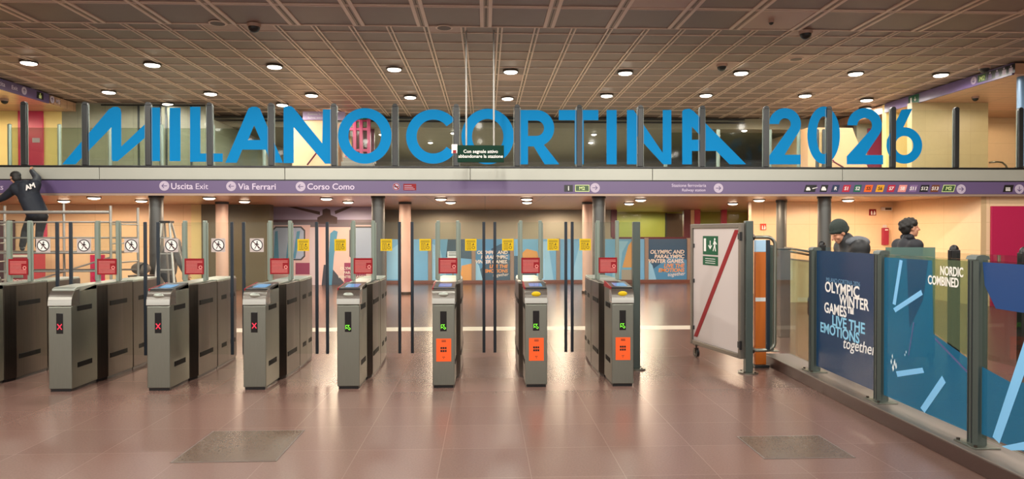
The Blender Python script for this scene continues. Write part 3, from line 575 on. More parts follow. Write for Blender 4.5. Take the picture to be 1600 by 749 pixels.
for i, (px, py) in enumerate(((1186, 311.5), (1270, 317), (1325, 311.5), (1328, 322), (1385, 317.5), (1465, 312.5), (1260, 333), (1298, 324))):
    lamp(px, py, ZS, 0.12, LAMPW, f'warm round lamp under the right end of the mezzanine, {ORD[i]} of the group', 'soffit lamps', P_SOFFIT, C_SOFFIT)
# hall lamps above and behind the viewer, side bay lamps, then added fill
for y in (9.5, 5.5, 1.5, -2.5):
    for x in (-9, -4.6, -0.2, 4.2, 8.6): spot(None, (x, y, ZC - 0.08), P_NEAR, C_HALL, rad=0.1)
for x, y, z in ((-14, 15.5, ZL), (-13.5, 18, ZL), (13.5, 15.5, ZL), (14.5, 18, ZL), (-9, 20, ZC), (9, 20, ZC)): spot(None, (x, y, z - 0.08), 85, C_SOFFIT)
for x, y in ((-14, 17), (-10, 18.2), (12.5, 16), (9, 16.2), (-3, 17), (2, 18)): spot(None, (x, y, ZS - 0.06), P_SOFFIT * 1.3, C_SOFFIT)  # further bare lights under the mezzanine, with no lamp bodies
for x, y in ((-4, 20), (1, 21.5), (5, 22), (-1.5, 22.8), (2.5, 23)): spot(None, (x, y, ZS - 0.06), P_SOFFIT * 1.2, C_SOFFIT, rad=0.35)  # unseen fill lights added to brighten the grey wall at the back
for x, y in ((-5, 24.5), (0, 25.5), (5, 24.5), (-2, 28), (3, 28)): spot(None, (x, y, ZL - 0.2), P_BACK * 1.6, C_HALL)  # unseen fill lights added to lift the dark rear area upstairs
for x in (4.5, 6.3): spot(None, (x, 25.2, ZS - 0.06), 90, (1, 0.95, 0.7))  # unseen lights added to make the lime office look bright

# dome cameras and loudspeakers on the ceiling
def dome(px, py, label, z=ZC, r=0.1):
    p = atz(px, py, z); t = thing('dome_camera', label, 'security camera', (p.x, p.y, z))
    b = MB(); b.cyl((0, 0, -0.05), (0, 0, 0.004), r * 1.15, CEIL_P, 24, r * 1.2); b.build('housing', t)
    b = MB(); b.ball((0, 0, -0.05), (r, r, r * 0.95), BLACK, 20, 10); b.build('dome', t)
dome(397, 38, 'black dome camera on the ceiling edge, upper left'); dome(1128, 101, 'black dome camera between two lamps right of the hanging sign'); dome(1259, 49, 'black dome camera on the ceiling edge, upper right')
dome(1205, 31, 'tiny black dome in a plain ceiling tile, upper right', r=0.04); dome(1538, 104, 'black dome camera beside the upper right purple sign'); dome(1524, 151, 'small black dome camera on the side bay ceiling, far right', ZL, 0.07); dome(7, 155, 'small black dome camera on the side bay ceiling, far left', ZL, 0.08)
for px, py, s in ((340, 36, 'left'), (694, 43, 'middle'), (1244, 92, 'right')):
    p = atz(px, py, ZC); t = thing('ceiling_speaker', f'flush round loudspeaker in a plain ceiling tile, {s} one of three', 'loudspeaker', (p.x, p.y, ZC))
    b = MB(); b.cyl((0, 0, -0.012), (0, 0, 0.004), 0.15, CEIL_R, 28); b.build('rim', t); b = MB(); b.cyl((0, 0, -0.016), (0, 0, -0.011), 0.12, mat('speaker_grille', '#5d4c44', 0.6) if 'speaker_grille' not in MATS else MATS['speaker_grille'], 28); b.build('grille', t)
# ================================================================== TICKET GATES
SLOT = mat('sensor_slot_black', '#0d0b0a', 0.6, spec=0.15)
def slope(y): return 1.025 + (y - 0.05) * 0.09
def gate(x, y, label, state, sign_l, sign_r, badge, orange, reader=True, leaf_l=True, leaf_r=True, seen_signs=True):
    t = thing('ticket_gate', label, 'ticket gate', (x, y, 0), 0, 'row of ticket gates'); w = 0.113
    P = lambda b, n, par=t: b.build(n, par)
    # front housing: flat face, polished collar, sloping head
    b = MB(); b.prism([(0, 0.028), (0.46, 0.028), (0.46, 1.045), (0.42, 1.05), (0.05, 0.985), (0.02, 0.955), (0.012, 0.86), (0, 0.855)], -w, w, STEEL, 'x', 0.006)
    b.box(-w + 0.012, w - 0.012, 0.012, 0.46, 0, 0.03, BLACK); fh = P(b, 'front_housing')
    b = MB(); cr = [(-0.006 + 0.10 * (1 - math.cos(a)) * 0.9, 0.865 + 0.155 * math.sin(a)) for a in [PI / 2 * k / 8 for k in range(9)]]
    b.prism([(0.14, 0.865)] + cr + [(0.14, 1.025)], -w - 0.004, w + 0.004, SHINY, 'x', 0.003); P(b, 'collar')
    if reader:
        b = MB(); b.prism([(0.055, 1.0), (0.055, slope(0.055)), (0.45, slope(0.45)), (0.45, 1.0)], -w, w, BLACK, 'x', 0.004); rd = P(b, 'card_reader')
        b = MB(); b.add([(-0.06, 0.12, slope(0.12) + 0.001), (0.075, 0.12, slope(0.12) + 0.001), (0.075, 0.33, slope(0.33) + 0.001), (-0.06, 0.33, slope(0.33) + 0.001)], [(0, 1, 2, 3)], SCREEN); b.build('screen', rd)
        b = MB(); b.prism([(0.05, 1.005), (0.05, slope(0.05) + 0.004), (0.455, slope(0.455) + 0.004), (0.455, 1.005)], -w - 0.006, -w + 0.006, RED, 'x', 0.002); b.build('red_edge', rd)
    else:
        b = MB(); b.prism([(0.06, 1.0), (0.06, 1.03), (0.1, 1.046), (0.46, 1.056), (0.46, 1.0)], -w, w, LID, 'x', 0.004); P(b, 'top_plate')
    if badge:
        b = MB(); b.ball((0, 0.008, 0.962), (0.052 if badge != 'y' else 0.048, 0.016, 0.026), YELLOW if badge == 'y' else LID, 20, 10); P(b, 'oval_badge')
    b = MB(); b.box(-0.034, 0.032, -0.003, 0.004, 0.585, 0.79, LED_OFF, 0.002); dp = P(b, 'display')
    b = MB()
    if state == 'x':
        for s in (1, -1): b.prism([(-0.024, 0.655 - s * 0.024), (-0.018, 0.655 - s * 0.03), (0.024, 0.655 + s * 0.024), (0.018, 0.655 + s * 0.03)], -0.005, -0.003, LED_R)
    else:
        o = [(-0.027, 0.66), (-0.027, 0.612), (-0.02, 0.605), (0.026, 0.605), (0.026, 0.66 - 0.0)]
        a = [(-0.026, 0.655), (0.016, 0.655), (0.002, 0.64), (0.027, 0.617), (0.012, 0.602), (-0.012, 0.626), (-0.026, 0.612)]
        inn = [(-0.0215, 0.6505), (0.005, 0.6505), (-0.0045, 0.640), (0.0205, 0.617), (0.012, 0.6085), (-0.0125, 0.6325), (-0.0215, 0.6235)]
        b.shape([a, inn] if orange != 'solid' else [a], -0.0035, LED_G, 0.0007)
    b.build('lit_symbol', dp)
    if orange:
        b = MB(); b.rect(-0.075, 0.078, 0.275, 0.51, -0.001, ORANGE, 0.002); st = P(b, 'orange_notice')
        b = MB()
        for k in range(3): b.rect(-0.02, 0.025, 0.475 + 0.008 * k, 0.479 + 0.008 * k, -0.003, BLACK, 0.0005)
        for zz in (0.405, 0.375):
            for k in (-1, 0, 1): b.box(k * 0.022 - 0.009, k * 0.022 + 0.009, -0.0036, -0.003, zz, zz + 0.018, BLACK); b.disc(k * 0.022 - 0.005, zz - 0.001, 0.003, -0.003, BLACK, 0.0006, 8); b.disc(k * 0.022 + 0.005, zz - 0.001, 0.003, -0.003, BLACK, 0.0006, 8)
        b.rect(-0.012, 0.014, 0.318, 0.323, -0.003, BLACK, 0.0005); b.rect(-0.003, 0.005, 0.303, 0.309, -0.003, BLACK, 0.0005); b.build('print', st)
    # middle and rear housings
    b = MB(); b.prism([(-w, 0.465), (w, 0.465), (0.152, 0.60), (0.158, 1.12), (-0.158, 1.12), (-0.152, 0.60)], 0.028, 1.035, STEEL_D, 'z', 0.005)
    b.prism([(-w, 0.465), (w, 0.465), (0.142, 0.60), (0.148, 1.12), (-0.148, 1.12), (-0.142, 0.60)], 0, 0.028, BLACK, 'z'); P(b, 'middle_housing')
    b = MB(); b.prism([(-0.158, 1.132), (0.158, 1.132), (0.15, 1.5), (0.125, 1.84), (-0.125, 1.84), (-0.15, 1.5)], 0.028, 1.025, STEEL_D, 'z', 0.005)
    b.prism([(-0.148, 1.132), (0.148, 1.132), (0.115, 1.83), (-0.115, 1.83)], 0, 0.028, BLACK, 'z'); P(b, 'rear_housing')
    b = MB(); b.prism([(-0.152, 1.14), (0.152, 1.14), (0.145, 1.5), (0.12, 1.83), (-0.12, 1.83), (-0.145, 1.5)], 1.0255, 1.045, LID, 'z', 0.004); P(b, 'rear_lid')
    b = MB(); b.box(-w + 0.01, w - 0.01, 0.47, 1.11, 1.0355, 1.05, LID, 0.004); P(b, 'middle_lid')
    for s in (-1, 1):
        for y0, y1, xx in ((0.10, 0.36, w), (0.64, 1.0, 0.154), (1.26, 1.42, 0.153), (1.52, 1.74, 0.141)):
            for z in (0.225, 0.80):
                b = MB(); b.box(min(s * (xx - 0.01), s * (xx + 0.004)), max(s * (xx - 0.01), s * (xx + 0.004)), y0, y1, z, z + 0.052, SLOT, 0.003); P(b, 'sensor_slot')
    b = MB(); b.box(-0.12, 0.12, 1.121, 1.131, 0.02, 1.03, BLACK); P(b, 'seam')
    # glass wing unit
    yt = 0.9
    for s in (-1, 1):
        b = MB(); b.box(s * 0.112 - 0.02, s * 0.112 + 0.02, yt - 0.025, yt + 0.025, 1.045, 1.735, TUBE, 0.008); P(b, 'glass_upright')
    b = MB(); b.box(-0.09, 0.09, yt - 0.005, yt + 0.005, 1.07, 1.715, GLASSG); P(b, 'fixed_pane')
    b = MB(); b.rect(-0.107, 0.107, 1.125, 1.305, yt - 0.028, RED, 0.004); rs = P(b, 'red_notice')
    b = MB()
    for k in range(9):
        zz = 1.145 + 0.016 * k
        b.rect(-0.09, 0.035 if 2 < k < 7 else 0.09, zz, zz + 0.005, yt - 0.032, mat('pink_print', '#d98a84', 0.5) if 'pink_print' not in MATS else MATS['pink_print'], 0.0008)
    b.ring(0.07, 1.205, 0.012, 0.02, yt - 0.032, MATS['pink_print'], 0.001); b.build('print', rs)
    for s, on, sg in ((-1, leaf_l, sign_l), (1, leaf_r, sign_r)):
        if not on: continue
        b = MB(); b.box(min(s * 0.165, s * 0.40), max(s * 0.165, s * 0.40), yt - 0.006, yt + 0.006, 0.21, 1.715, GLASS); lf = P(b, 'gate_leaf')
        b = MB(); b.box(s * 0.412 - 0.017, s * 0.412 + 0.017, yt - 0.014, yt + 0.014, 0.205, 1.72, NAVY, 0.005); b.build('edge_strip', lf)
        b = MB(); b.box(s * 0.135 - 0.0 - 0.012, s * 0.135 + 0.012, yt - 0.01, yt + 0.01, 1.06, 1.71, TUBE, 0.004); b.build('hinge_strip', lf)
        if not sg: continue
        b = MB(); xs, zs, ys = s * 0.262, 1.455, yt - 0.008
        if sg == 'no':
            b.rect(xs - 0.078, xs + 0.078, zs - 0.078, zs + 0.078, ys, mat('sign_back_grey', '#b3a7a3', 0.5) if 'sign_back_grey' not in MATS else MATS['sign_back_grey'], 0.003)
            b.ring(xs, zs, 0.058, 0.068, ys - 0.003, BLACK, 0.002); b.disc(xs, zs, 0.058, ys - 0.003, WHITE, 0.0005)
            y = ys - 0.004
            b.disc(xs + 0.004, zs + 0.036, 0.009, y, BLACK, 0.001, 12)
            for q in ([(-0.006, 0.024), (0.012, 0.024), (0.01, -0.006), (-0.008, -0.006)], [(-0.006, 0.024), (-0.026, 0.0), (-0.021, -0.004), (0, 0.014)], [(0.01, 0.02), (0.028, 0.002), (0.023, -0.002), (0.006, 0.012)], [(-0.008, -0.006), (0.0, -0.006), (-0.018, -0.042), (-0.027, -0.042)], [(0.001, -0.006), (0.01, -0.006), (0.03, -0.036), (0.022, -0.042)]):
                b.prism([(xs + a, zs + c) for a, c in q], y - 0.001, y, BLACK)
            b.prism([(xs - 0.046, zs + 0.039), (xs - 0.039, zs + 0.046), (xs + 0.046, zs - 0.039), (xs + 0.039, zs - 0.046)], y - 0.002, y - 0.001, mat('dark_red_print', '#451a1c', 0.5) if 'dark_red_print' not in MATS else MATS['dark_red_print'])
        else:
            b.rect(xs - 0.066, xs + 0.066, zs - 0.068, zs + 0.068, ys, YELLOW, 0.003)
            y = ys - 0.003; K = mat('yellow_sign_print', '#4a3a08', 0.5) if 'yellow_sign_print' not in MATS else MATS['yellow_sign_print']
            b.rect(xs - 0.052, xs + 0.052, zs + 0.03, zs + 0.036, y, K, 0.0006); b.rect(xs - 0.052, xs + 0.052, zs + 0.044, zs + 0.049, y, K, 0.0006)
            b.ring(xs + 0.03, zs - 0.032, 0.012, 0.018, y, K, 0.0008); b.prism([(xs + 0.012, zs - 0.01), (xs + 0.03, zs + 0.022), (xs + 0.04, zs + 0.0)], y - 0.0006, y, K)
            for q in (-0.045, -0.018): b.shape([[(xs + q, zs - 0.055), (xs + q + 0.02, zs - 0.055), (xs + q + 0.02, zs + 0.018), (xs + q, zs + 0.018)], [(xs + q + 0.004, zs - 0.05), (xs + q + 0.016, zs - 0.05), (xs + q + 0.016, zs + 0.012), (xs + q + 0.004, zs + 0.012)]], y, K, 0.0004)
        b.build('warning_sign', lf)
    return t
GX = []
for pxl, py in ((-44, 609), (106, 608.5), (256, 607.5), (403, 606.5), (547, 605.5), (694, 604), (837, 603), (971, 602)): GX.append(atz(pxl, py, 0).x)
GY = 7.09
gate(GX[0] - 0.966, GY, 'steel ticket gate almost outside the left picture edge', 'x', 'no', 'no', None, None, False, False, True)
gate(GX[0], GY, 'steel ticket gate cut by the left picture edge', 'x', None, 'no', None, None, False)
gate(GX[1], GY, 'steel ticket gate with a plain rounded top and red cross, near the left edge', 'x', 'no', 'no', None, None, False)
gate(GX[2], GY, 'steel ticket gate with a reader and red cross, left one of two such', 'x', 'no', 'no', 's', None)
gate(GX[3], GY, 'steel ticket gate with a reader and red cross, right one of two such', 'x', 'no', 'y', 's', None)
gate(GX[4], GY, 'steel ticket gate with a green arrow and no orange notice', 'g', 'y', 'y', 's', None)
gate(GX[5], GY, 'steel ticket gate with an orange notice and a silver oval badge', 'g', 'y', 'y', 's', 'o')
gate(GX[6], GY, 'steel ticket gate with orange notice and yellow badge, in the lane below the hanging sign', 'g', 'y', 'y', 'y', 'o')
g7 = gate(GX[7], GY, 'steel ticket gate at the right end of the row, beside the dark post', 'g', 'y', None, 'y', 'o', True, True, False)
xp = fx(994, GY + 0.9); 
b = MB(); b.box(0.135, xp - GX[7] - 0.05, 0.894, 0.906, 0.21, 1.715, GLASSG); b.build('side_pane', g7)
def floor_post(x, y, w, d, h, label):
    t = thing('barrier_post', label, 'post', (x, y, 0)); b = MB(); b.box(-w / 2, w / 2, -d / 2, d / 2, 0.012, h, POSTM, 0.008); b.build('shaft', t)
    b = MB(); b.cyl((0, 0, 0.0005), (0, 0, 0.014), 0.11, STEEL, 28)
    for k in range(4): b.cyl((0.085 * math.cos(k * PI / 2 + 0.7), 0.085 * math.sin(k * PI / 2 + 0.7), 0.014), (0.085 * math.cos(k * PI / 2 + 0.7), 0.085 * math.sin(k * PI / 2 + 0.7), 0.024), 0.012, STEEL_D, 10)
    b.build('floor_flange', t); return t
floor_post(xp, GY + 0.9, 0.085, 0.07, 1.72, 'dark square post on the floor closing the row of ticket gates')

# ------------------------------------------------------------------ swung-open emergency gate
pp = atz(1169, 583, 0); HX, HY = pp.x, pp.y
post = floor_post(HX, HY, 0.085, 0.085, 1.725, 'dark square hinge post carrying the emergency gate')
far = at(1082, 450, HY + 1.15); dv = Vector((far.x - HX + 0.06, 1.15, 0)); ln = dv.length
dirv = dv.normalized(); start = Vector((HX - 0.075, HY - 0.02, 0))
EG = thing('emergency_gate', 'framed white gate standing open on a castor, with a red diagonal stripe', 'gate', (start.x, start.y, 0.0)); O = EG.location
# reader faces the gate's front: local x runs from far end to hinge
Mg = frame((start.x + dirv.x * ln, start.y + dirv.y * ln, 0), -dirv, (dirv.y, -dirv.x, 0) if False else (-(-dirv.y) * 1.0, -dirv.x * 1.0, 0))
nn = Vector((-dirv.y, dirv.x, 0)); nn = nn if nn.y > 0 else -nn
Mg = frame((start.x + dirv.x * ln, start.y + dirv.y * ln, 0), -dirv, nn)
FRM = mat('gate_frame_steel', '#77726a', 0.4, 0.6)
z0, z1 = 0.16, 1.70
b = MB(Mg); b.box(0, 0.055, -0.025, 0.025, z0, z1, FRM, 0.006); b.box(ln - 0.055, ln, -0.025, 0.025, z0, z1, FRM, 0.006); b.box(0.055, ln - 0.055, -0.024, 0.024, z0, z0 + 0.055, FRM, 0.006); b.box(0.055, ln - 0.055, -0.024, 0.024, z1 - 0.055, z1, FRM, 0.006); b.build('frame', EG, O)
b = MB(Mg); b.box(0.056, ln - 0.056, -0.006, 0.006, z0 + 0.056, z1 - 0.056, film('frosted_panel', '#cfc5c2', 0.8, '#dcd4d0', 0.3)); pn = b.build('panel', EG, O)
b = MB(Mg); b.prism([(0.07, z0 + 0.10), (0.16, z0 + 0.10), (ln - 0.06, z1 - 0.075), (ln - 0.15, z1 - 0.075)], -0.009, -0.007, RED); b.build('red_stripe', pn, None)
bpy.data.objects['red_stripe'].matrix_parent_inverse = Matrix.Translation(-O) if False else Matrix()
def gsub(name, fn, par):
    b = MB(Mg); fn(b); return b.build(name, par, O)
o = bpy.data.objects['red_stripe']; me = o.data
for v in me.vertices: v.co -= O
def esign(b):
    x0, x1 = ln * 0.255, ln * 0.56; b.rect(x0, x1, 1.32, 1.55, -0.0065, GREEN); b.rect(x0, x1, 1.19, 1.30, -0.0065, GREEN); w = x1 - x0
    b.box(x0 + w * 0.08, x0 + w * 0.22, -0.0115, -0.0095, 1.36, 1.52, WHITE); b.shape([arrow_pts(x0 + w * 0.5, 1.44, 0.085, -PI / 2)], -0.0095, WHITE, 0.0008)
    xx = x0 + w * 0.8; b.disc(xx, 1.51, 0.016, -0.0095, WHITE, 0.001, 12)
    for q in ([(-0.02, 0.06), (0.02, 0.05), (0.015, 0.0), (-0.015, 0.0)], [(-0.01, 0), (0.01, 0.0), (0.03, -0.07), (0.012, -0.07)], [(-0.014, 0.0), (0.0, 0.0), (-0.03, -0.07), (-0.045, -0.065)], [(0.015, 0.05), (0.05, 0.02), (0.045, 0.01), (0.01, 0.03)], [(-0.015, 0.055), (-0.04, 0.015), (-0.032, 0.01), (-0.008, 0.035)]): b.prism([(xx + a, 1.435 + c) for a, c in q], -0.0115, -0.0095, WHITE)
    for k in range(3): b.rect(x0 + 0.06, x1 - 0.06, 1.215 + 0.026 * k, 1.221 + 0.026 * k, -0.0095, WHITE, 0.001)
gsub('exit_notice', esign, pn)
def castor(b):
    x = 0.12; b.box(x - 0.03, x + 0.03, -0.03, 0.03, z0 - 0.012, z0 - 0.001, STEEL_D, 0.003); b.cyl((x, 0, z0 - 0.012), (x, 0, z0 - 0.05), 0.012, STEEL_D, 12)
    for s in (-1, 1): b.box(x - 0.014, x + 0.014, s * 0.024 - 0.003, s * 0.024 + 0.003, 0.045, z0 - 0.04, STEEL_D)
    b.box(x - 0.014, x + 0.014, -0.027, 0.027, z0 - 0.05, z0 - 0.04, STEEL_D)
ca = gsub('castor', castor, EG)
gsub('wheel', lambda b: (b.cyl((0.12, -0.017, 0.0565), (0.12, 0.017, 0.0565), 0.056, BLACK, 24), b.cyl((0.12, -0.02, 0.0565), (0.12, 0.02, 0.0565), 0.02, STEEL, 16)), ca)
for z in (0.32, 1.55): gsub('hinge', lambda b: (b.cyl((ln + 0.012, -0.03, z - 0.05), (ln + 0.012, -0.03, z + 0.05), 0.016, BLACK, 14), b.box(ln - 0.05, ln + 0.012, -0.034, -0.026, z - 0.035, z + 0.035, DARK, 0.002)), EG)
gsub('clamp', lambda b: [b.box(0.045, 0.085, -0.02, 0.02, z, z + 0.05, DARK, 0.004) for z in (0.35, 0.95, 1.4)], EG)

# ------------------------------------------------------------------ kerb and glass fence with winter games panels on the right
k1, k2 = atz(1235, 590, 0), atz(1540, 747.5, 0)
kd = (k2 - k1).normalized(); kn = Vector((-kd.y, kd.x, 0)); kn = kn if kn.x > 0 else -kn
ks, ke = k1 - kd * 0.78, k2 + kd * 3.0
KW, KH = 0.32, 0.125
Mf = frame(ks, kd, kn); LK = (ke - ks).length
b = MB(Mf); b.box(0, LK, 0, KW, 0.0, KH - 0.012, KERBM, 0.004); b.box(-0.004, LK, -0.004, KW + 0.004, KH - 0.011, KH, KERBT, 0.003); struct(b.build('trim_3'))
FEN = thing('glass_fence', 'glass fence on a brown kerb at the right, printed with blue winter games panels', 'fence', ks + kn * 0.14 + Vector((0, 0, KH))); O = FEN.location
def fpos(px, py):                                  # distance along the kerb of a post seen at picture column px
    d = ray(px, py); p0 = ks + kn * 0.14; A = EYE; 
    den = d.x * kd.y - d.y * kd.x; s = ((p0.x - A.x) * kd.y - (p0.y - A.y) * kd.x) / den; q = A + d * s; return (q - p0).dot(kd)
fp = [fpos(px, 480) for px in (1201.5, 1273, 1377, 1527.5)]; fp += [fp[-1] + 1.2, fp[-1] + 2.4]
FZ = 1.44; yc = 0.14
def f_(name, fn, par=FEN): b = MB(Mf); fn(b); return b.build(name, par, O)
for i, s in enumerate(fp):
    def post_(b):
        b.prism([(s - 0.055, yc - 0.03), (s - 0.03, yc - 0.05), (s + 0.03, yc - 0.05), (s + 0.055, yc - 0.03), (s + 0.055, yc + 0.03), (s + 0.03, yc + 0.05), (s - 0.03, yc + 0.05), (s - 0.055, yc + 0.03)], KH + 0.012, FZ - 0.03, POSTM, 'z')
        b.prism([(yc - 0.05, FZ - 0.031), (yc + 0.05, FZ - 0.031), (yc + 0.04, FZ - 0.008), (yc + 0.01, FZ), (yc - 0.01, FZ), (yc - 0.04, FZ - 0.008)], s - 0.053, s + 0.053, POSTM, 'x')
        for k in (-0.018, 0.018): b.box(s + k - 0.004, s + k + 0.004, yc - 0.054, yc - 0.05, KH + 0.02, FZ - 0.04, DARK)
    pst = f_('post', post_)
    f_('foot_plate', lambda b: (b.box(s - 0.11, s + 0.11, yc - 0.09, yc + 0.09, KH + 0.0005, KH + 0.012, STEEL, 0.002), [b.cyl((s + u, yc - 0.07, KH + 0.012), (s + u, yc - 0.07, KH + 0.026), 0.012, STEEL_D, 10) for u in (-0.09, 0.09)]), pst)
PZ0, PZ1 = KH + 0.07, FZ - 0.035
DEEP = film('deep_blue_film', '#173a5c', 0.86, '#7fa0b8', 0.22); TEAL = film('teal_film', '#3787b0', 0.36, '#a2d0e0', 0.22); CLEARF = GLASSG
SKI = mat('ski_blue_print', '#79b9e6', 0.4); LBLUE = mat('light_blue_print', '#86c2e0', 0.4); PALE = mat('snow_print', '#d8dde0', 0.45); SLATE = film('slate_blue_film', '#2c5f82', 0.55, '#8ab0c4', 0.22)
panes = []
for i, (a, c) in enumerate(zip(fp, fp[1:])):
    panes.append(f_('glass_pane', lambda b: b.box(a + 0.06, c - 0.06, yc - 0.006, yc + 0.006, PZ0, PZ1, GLASSG)))
def panel(i, name, fn): return f_(name, fn, panes[i])
def uv(i, u, v): a, c = fp[i] + 0.06, fp[i + 1] - 0.06; return a + (c - a) * u, PZ0 + (PZ1 - PZ0) * v
yg = yc - 0.0075
def quad(b, i, pts, M, lift=0): b.prism([uv(i, *p) for p in pts], yg - 0.001 - lift, yg - lift, M)
panel(1, 'printed_film', lambda b: quad(b, 1, [(0, 0), (1, 0), (1, 1), (0, 1)], DEEP))
def su(i, u):                                     # share of the pane's length from its share in the picture
    d0, d1 = (Mf @ Vector((fp[i] + 0.06, 0, 0))).y, (Mf @ Vector((fp[i + 1] - 0.06, 0, 0))).y
    return (1 / ((1 - u) / d0 + u / d1) - d0) / (d1 - d0)
def tx(i, u, v, s, size, M, u1=None, **k):
    a, c = su(i, u), su(i, u1); x, z = uv(i, a, v)
    panel(i, 'lettering', lambda b: b.text(s, x, z, yg - 0.0015, size, M, depth=0.0007, fit=uv(i, c, v)[0] - x, **k))
tx(1, 0.16, 0.745, 'MILANO CORTINA 2026', 0.06, mat('dim_blue_print', '#5f87a6', 0.5), 0.72, bold=0.0)
for u, u1, v, s, z, M in ((0.14, 0.71, 0.66, 'OLYMPIC', 0.145, WHITE), (0.38, 0.88, 0.575, 'WINTER', 0.145, WHITE), (0.13, 0.615, 0.485, 'GAMES™', 0.145, WHITE), (0.26, 0.80, 0.395, 'LIVE THE', 0.14, LBLUE), (0.065, 0.71, 0.31, 'EMOTIONS', 0.14, LBLUE)): tx(1, u, v, s, z, M, u1, bold=0.022)
tx(1, 0.44, 0.235, 'together', 0.15, WHITE, 0.99, shear=0.25, bold=0.004, rot=0.05)
panel(2, 'printed_film', lambda b: quad(b, 2, [(0, 0), (1, 0), (1, 0.42), (0.62, 0.52), (0.6, 0.98), (0, 0.98)], TEAL))
GRN = film('pale_green_film', '#93a58b', 0.16, '#dde4cf', 0.2)
panel(2, 'printed_film', lambda b: quad(b, 2, [(0.63, 0.53), (1, 0.43), (1, 0.99), (0.61, 0.99)], GRN))
tx(2, 0.645, 0.895, 'NORDIC', 0.095, WHITE, 0.91, bold=0.022); tx(2, 0.505, 0.83, 'COMBINED', 0.095, WHITE, 0.86, bold=0.022)
panel(2, 'ski_print', lambda b: quad(b, 2, [(0.12, 0.66), (0.16, 0.655), (0.25, 0.965), (0.21, 0.97)], SKI, 0.001))
panel(2, 'ski_print', lambda b: quad(b, 2, [(0.13, 0.63), (0.16, 0.605), (0.50, 0.755), (0.48, 0.785)], SKI, 0.002))
panel(2, 'ski_print', lambda b: quad(b, 2, [(0.17, 0.20), (0.19, 0.165), (0.52, 0.255), (0.50, 0.285)], SKI, 0.001))
panel(2, 'ski_print', lambda b: quad(b, 2, [(0.48, 0.02), (0.53, 0.0), (0.76, 0.24), (0.72, 0.275)], SKI, 0.002))
panel(2, 'pole_print', lambda b: quad(b, 2, [(0.325, 0.335), (0.335, 0.335), (0.40, 0.565), (0.388, 0.565)], mat('pole_print', '#4b4f7c', 0.5), 0.001))
panel(2, 'pole_print', lambda b: quad(b, 2, [(0.64, 0.50), (0.64, 0.485), (0.98, 0.335), (0.98, 0.35)], MATS['pole_print'], 0.001))
def splash(b):
    for k, (u, v, r) in enumerate(((0.13, 0.21, 0.02), (0.15, 0.25, 0.018), (0.105, 0.25, 0.014), (0.12, 0.29, 0.012), (0.17, 0.23, 0.016), (0.30, 0.35, 0.008), (0.285, 0.33, 0.007))):
        x, z = uv(2, u, v); b.prism([(x, z - r * 1.2), (x + r * 0.8, z), (x + 0.2 * r, z + r * 2.2), (x - r * 0.7, z + r * 0.5)], yg - 0.0025, yg - 0.0015, PALE)
panel(2, 'snow_splash_print', splash)
panel(2, 'swoosh_print', lambda b: quad(b, 2, [(0.30, 0.98), (0.56, 0.98), (0.5, 0.72), (0.34, 0.52)], SLATE, 0.0005))
panel(3, 'printed_film', lambda b: quad(b, 3, [(0, 0.02), (1, 0.02), (1, 0.5), (0.25, 0.36), (0, 0.4)], TEAL))
panel(3, 'printed_film', lambda b: quad(b, 3, [(0.0, 0.99), (0.02, 0.86), (0.12, 0.74), (0.35, 0.74), (0.46, 0.86), (0.8, 0.93), (1, 0.99)], film('indigo_film', '#31548e', 0.7, '#8aa0c0', 0.22)))
panel(3, 'ski_print', lambda b: quad(b, 3, [(0.10, 0.03), (0.16, 0.01), (0.50, 0.72), (0.44, 0.78)], SKI, 0.001))
panel(3, 'ski_print', lambda b: quad(b, 3, [(0.18, 0.0), (0.6, 0.17), (0.6, 0.10), (0.26, 0.0)], SKI, 0.001))
panel(3, 'ski_print', lambda b: quad(b, 3, [(0.52, 0.3), (0.58, 0.27), (0.95, 0.86), (0.90, 0.9)], SKI, 0.001))
panel(4, 'printed_film', lambda b: quad(b, 4, [(0, 0), (1, 0), (1, 1), (0, 1)], DEEP))
# second fence on the far side of the passage and a cross screen
F2 = thing('glass_fence', 'second glass fence beyond the walkers, only its rounded dark post tops showing', 'fence', (5.95, 9.7, 0)); O2 = F2.location
py_list = [12.0, 10.85, 9.7, 8.55, 7.4, 6.25]
for y in py_list: b = MB(); b.box(5.89, 6.01, y - 0.04, y + 0.04, 0, 1.37, BLACK, 0.01); b.ball((5.95, y, 1.37), (0.06, 0.04, 0.065), BLACK, 16, 8); b.build('post', F2, O2)
for a, c in zip(py_list, py_list[1:]): b = MB(); b.box(5.944, 5.956, c + 0.06, a - 0.06, 0.08, 1.33, GLASSG); b.build('glass_pane', F2, O2)
YS = 8.25; x0, x1 = fx(1384, YS, 390), fx(1461, YS, 390); t = thing('glass_screen', 'plain teal glass screen crossing behind the skiing panel', 'screen', ((x0 + x1) / 2, YS, 0)); O = t.location
b = MB(); b.box(x0, x1, YS - 0.006, YS + 0.006, 0.06, fz(388, YS), film('teal_glass', '#6f8d88', 0.5, '#aac8be', 0.1)); b.build('pane', t, O)
for x in (x0 + 0.06, x1 - 0.06): b = MB(); b.box(x - 0.03, x + 0.03, YS - 0.03, YS + 0.03, 0, 0.12, STEEL, 0.004); b.build('clamp', t, O)
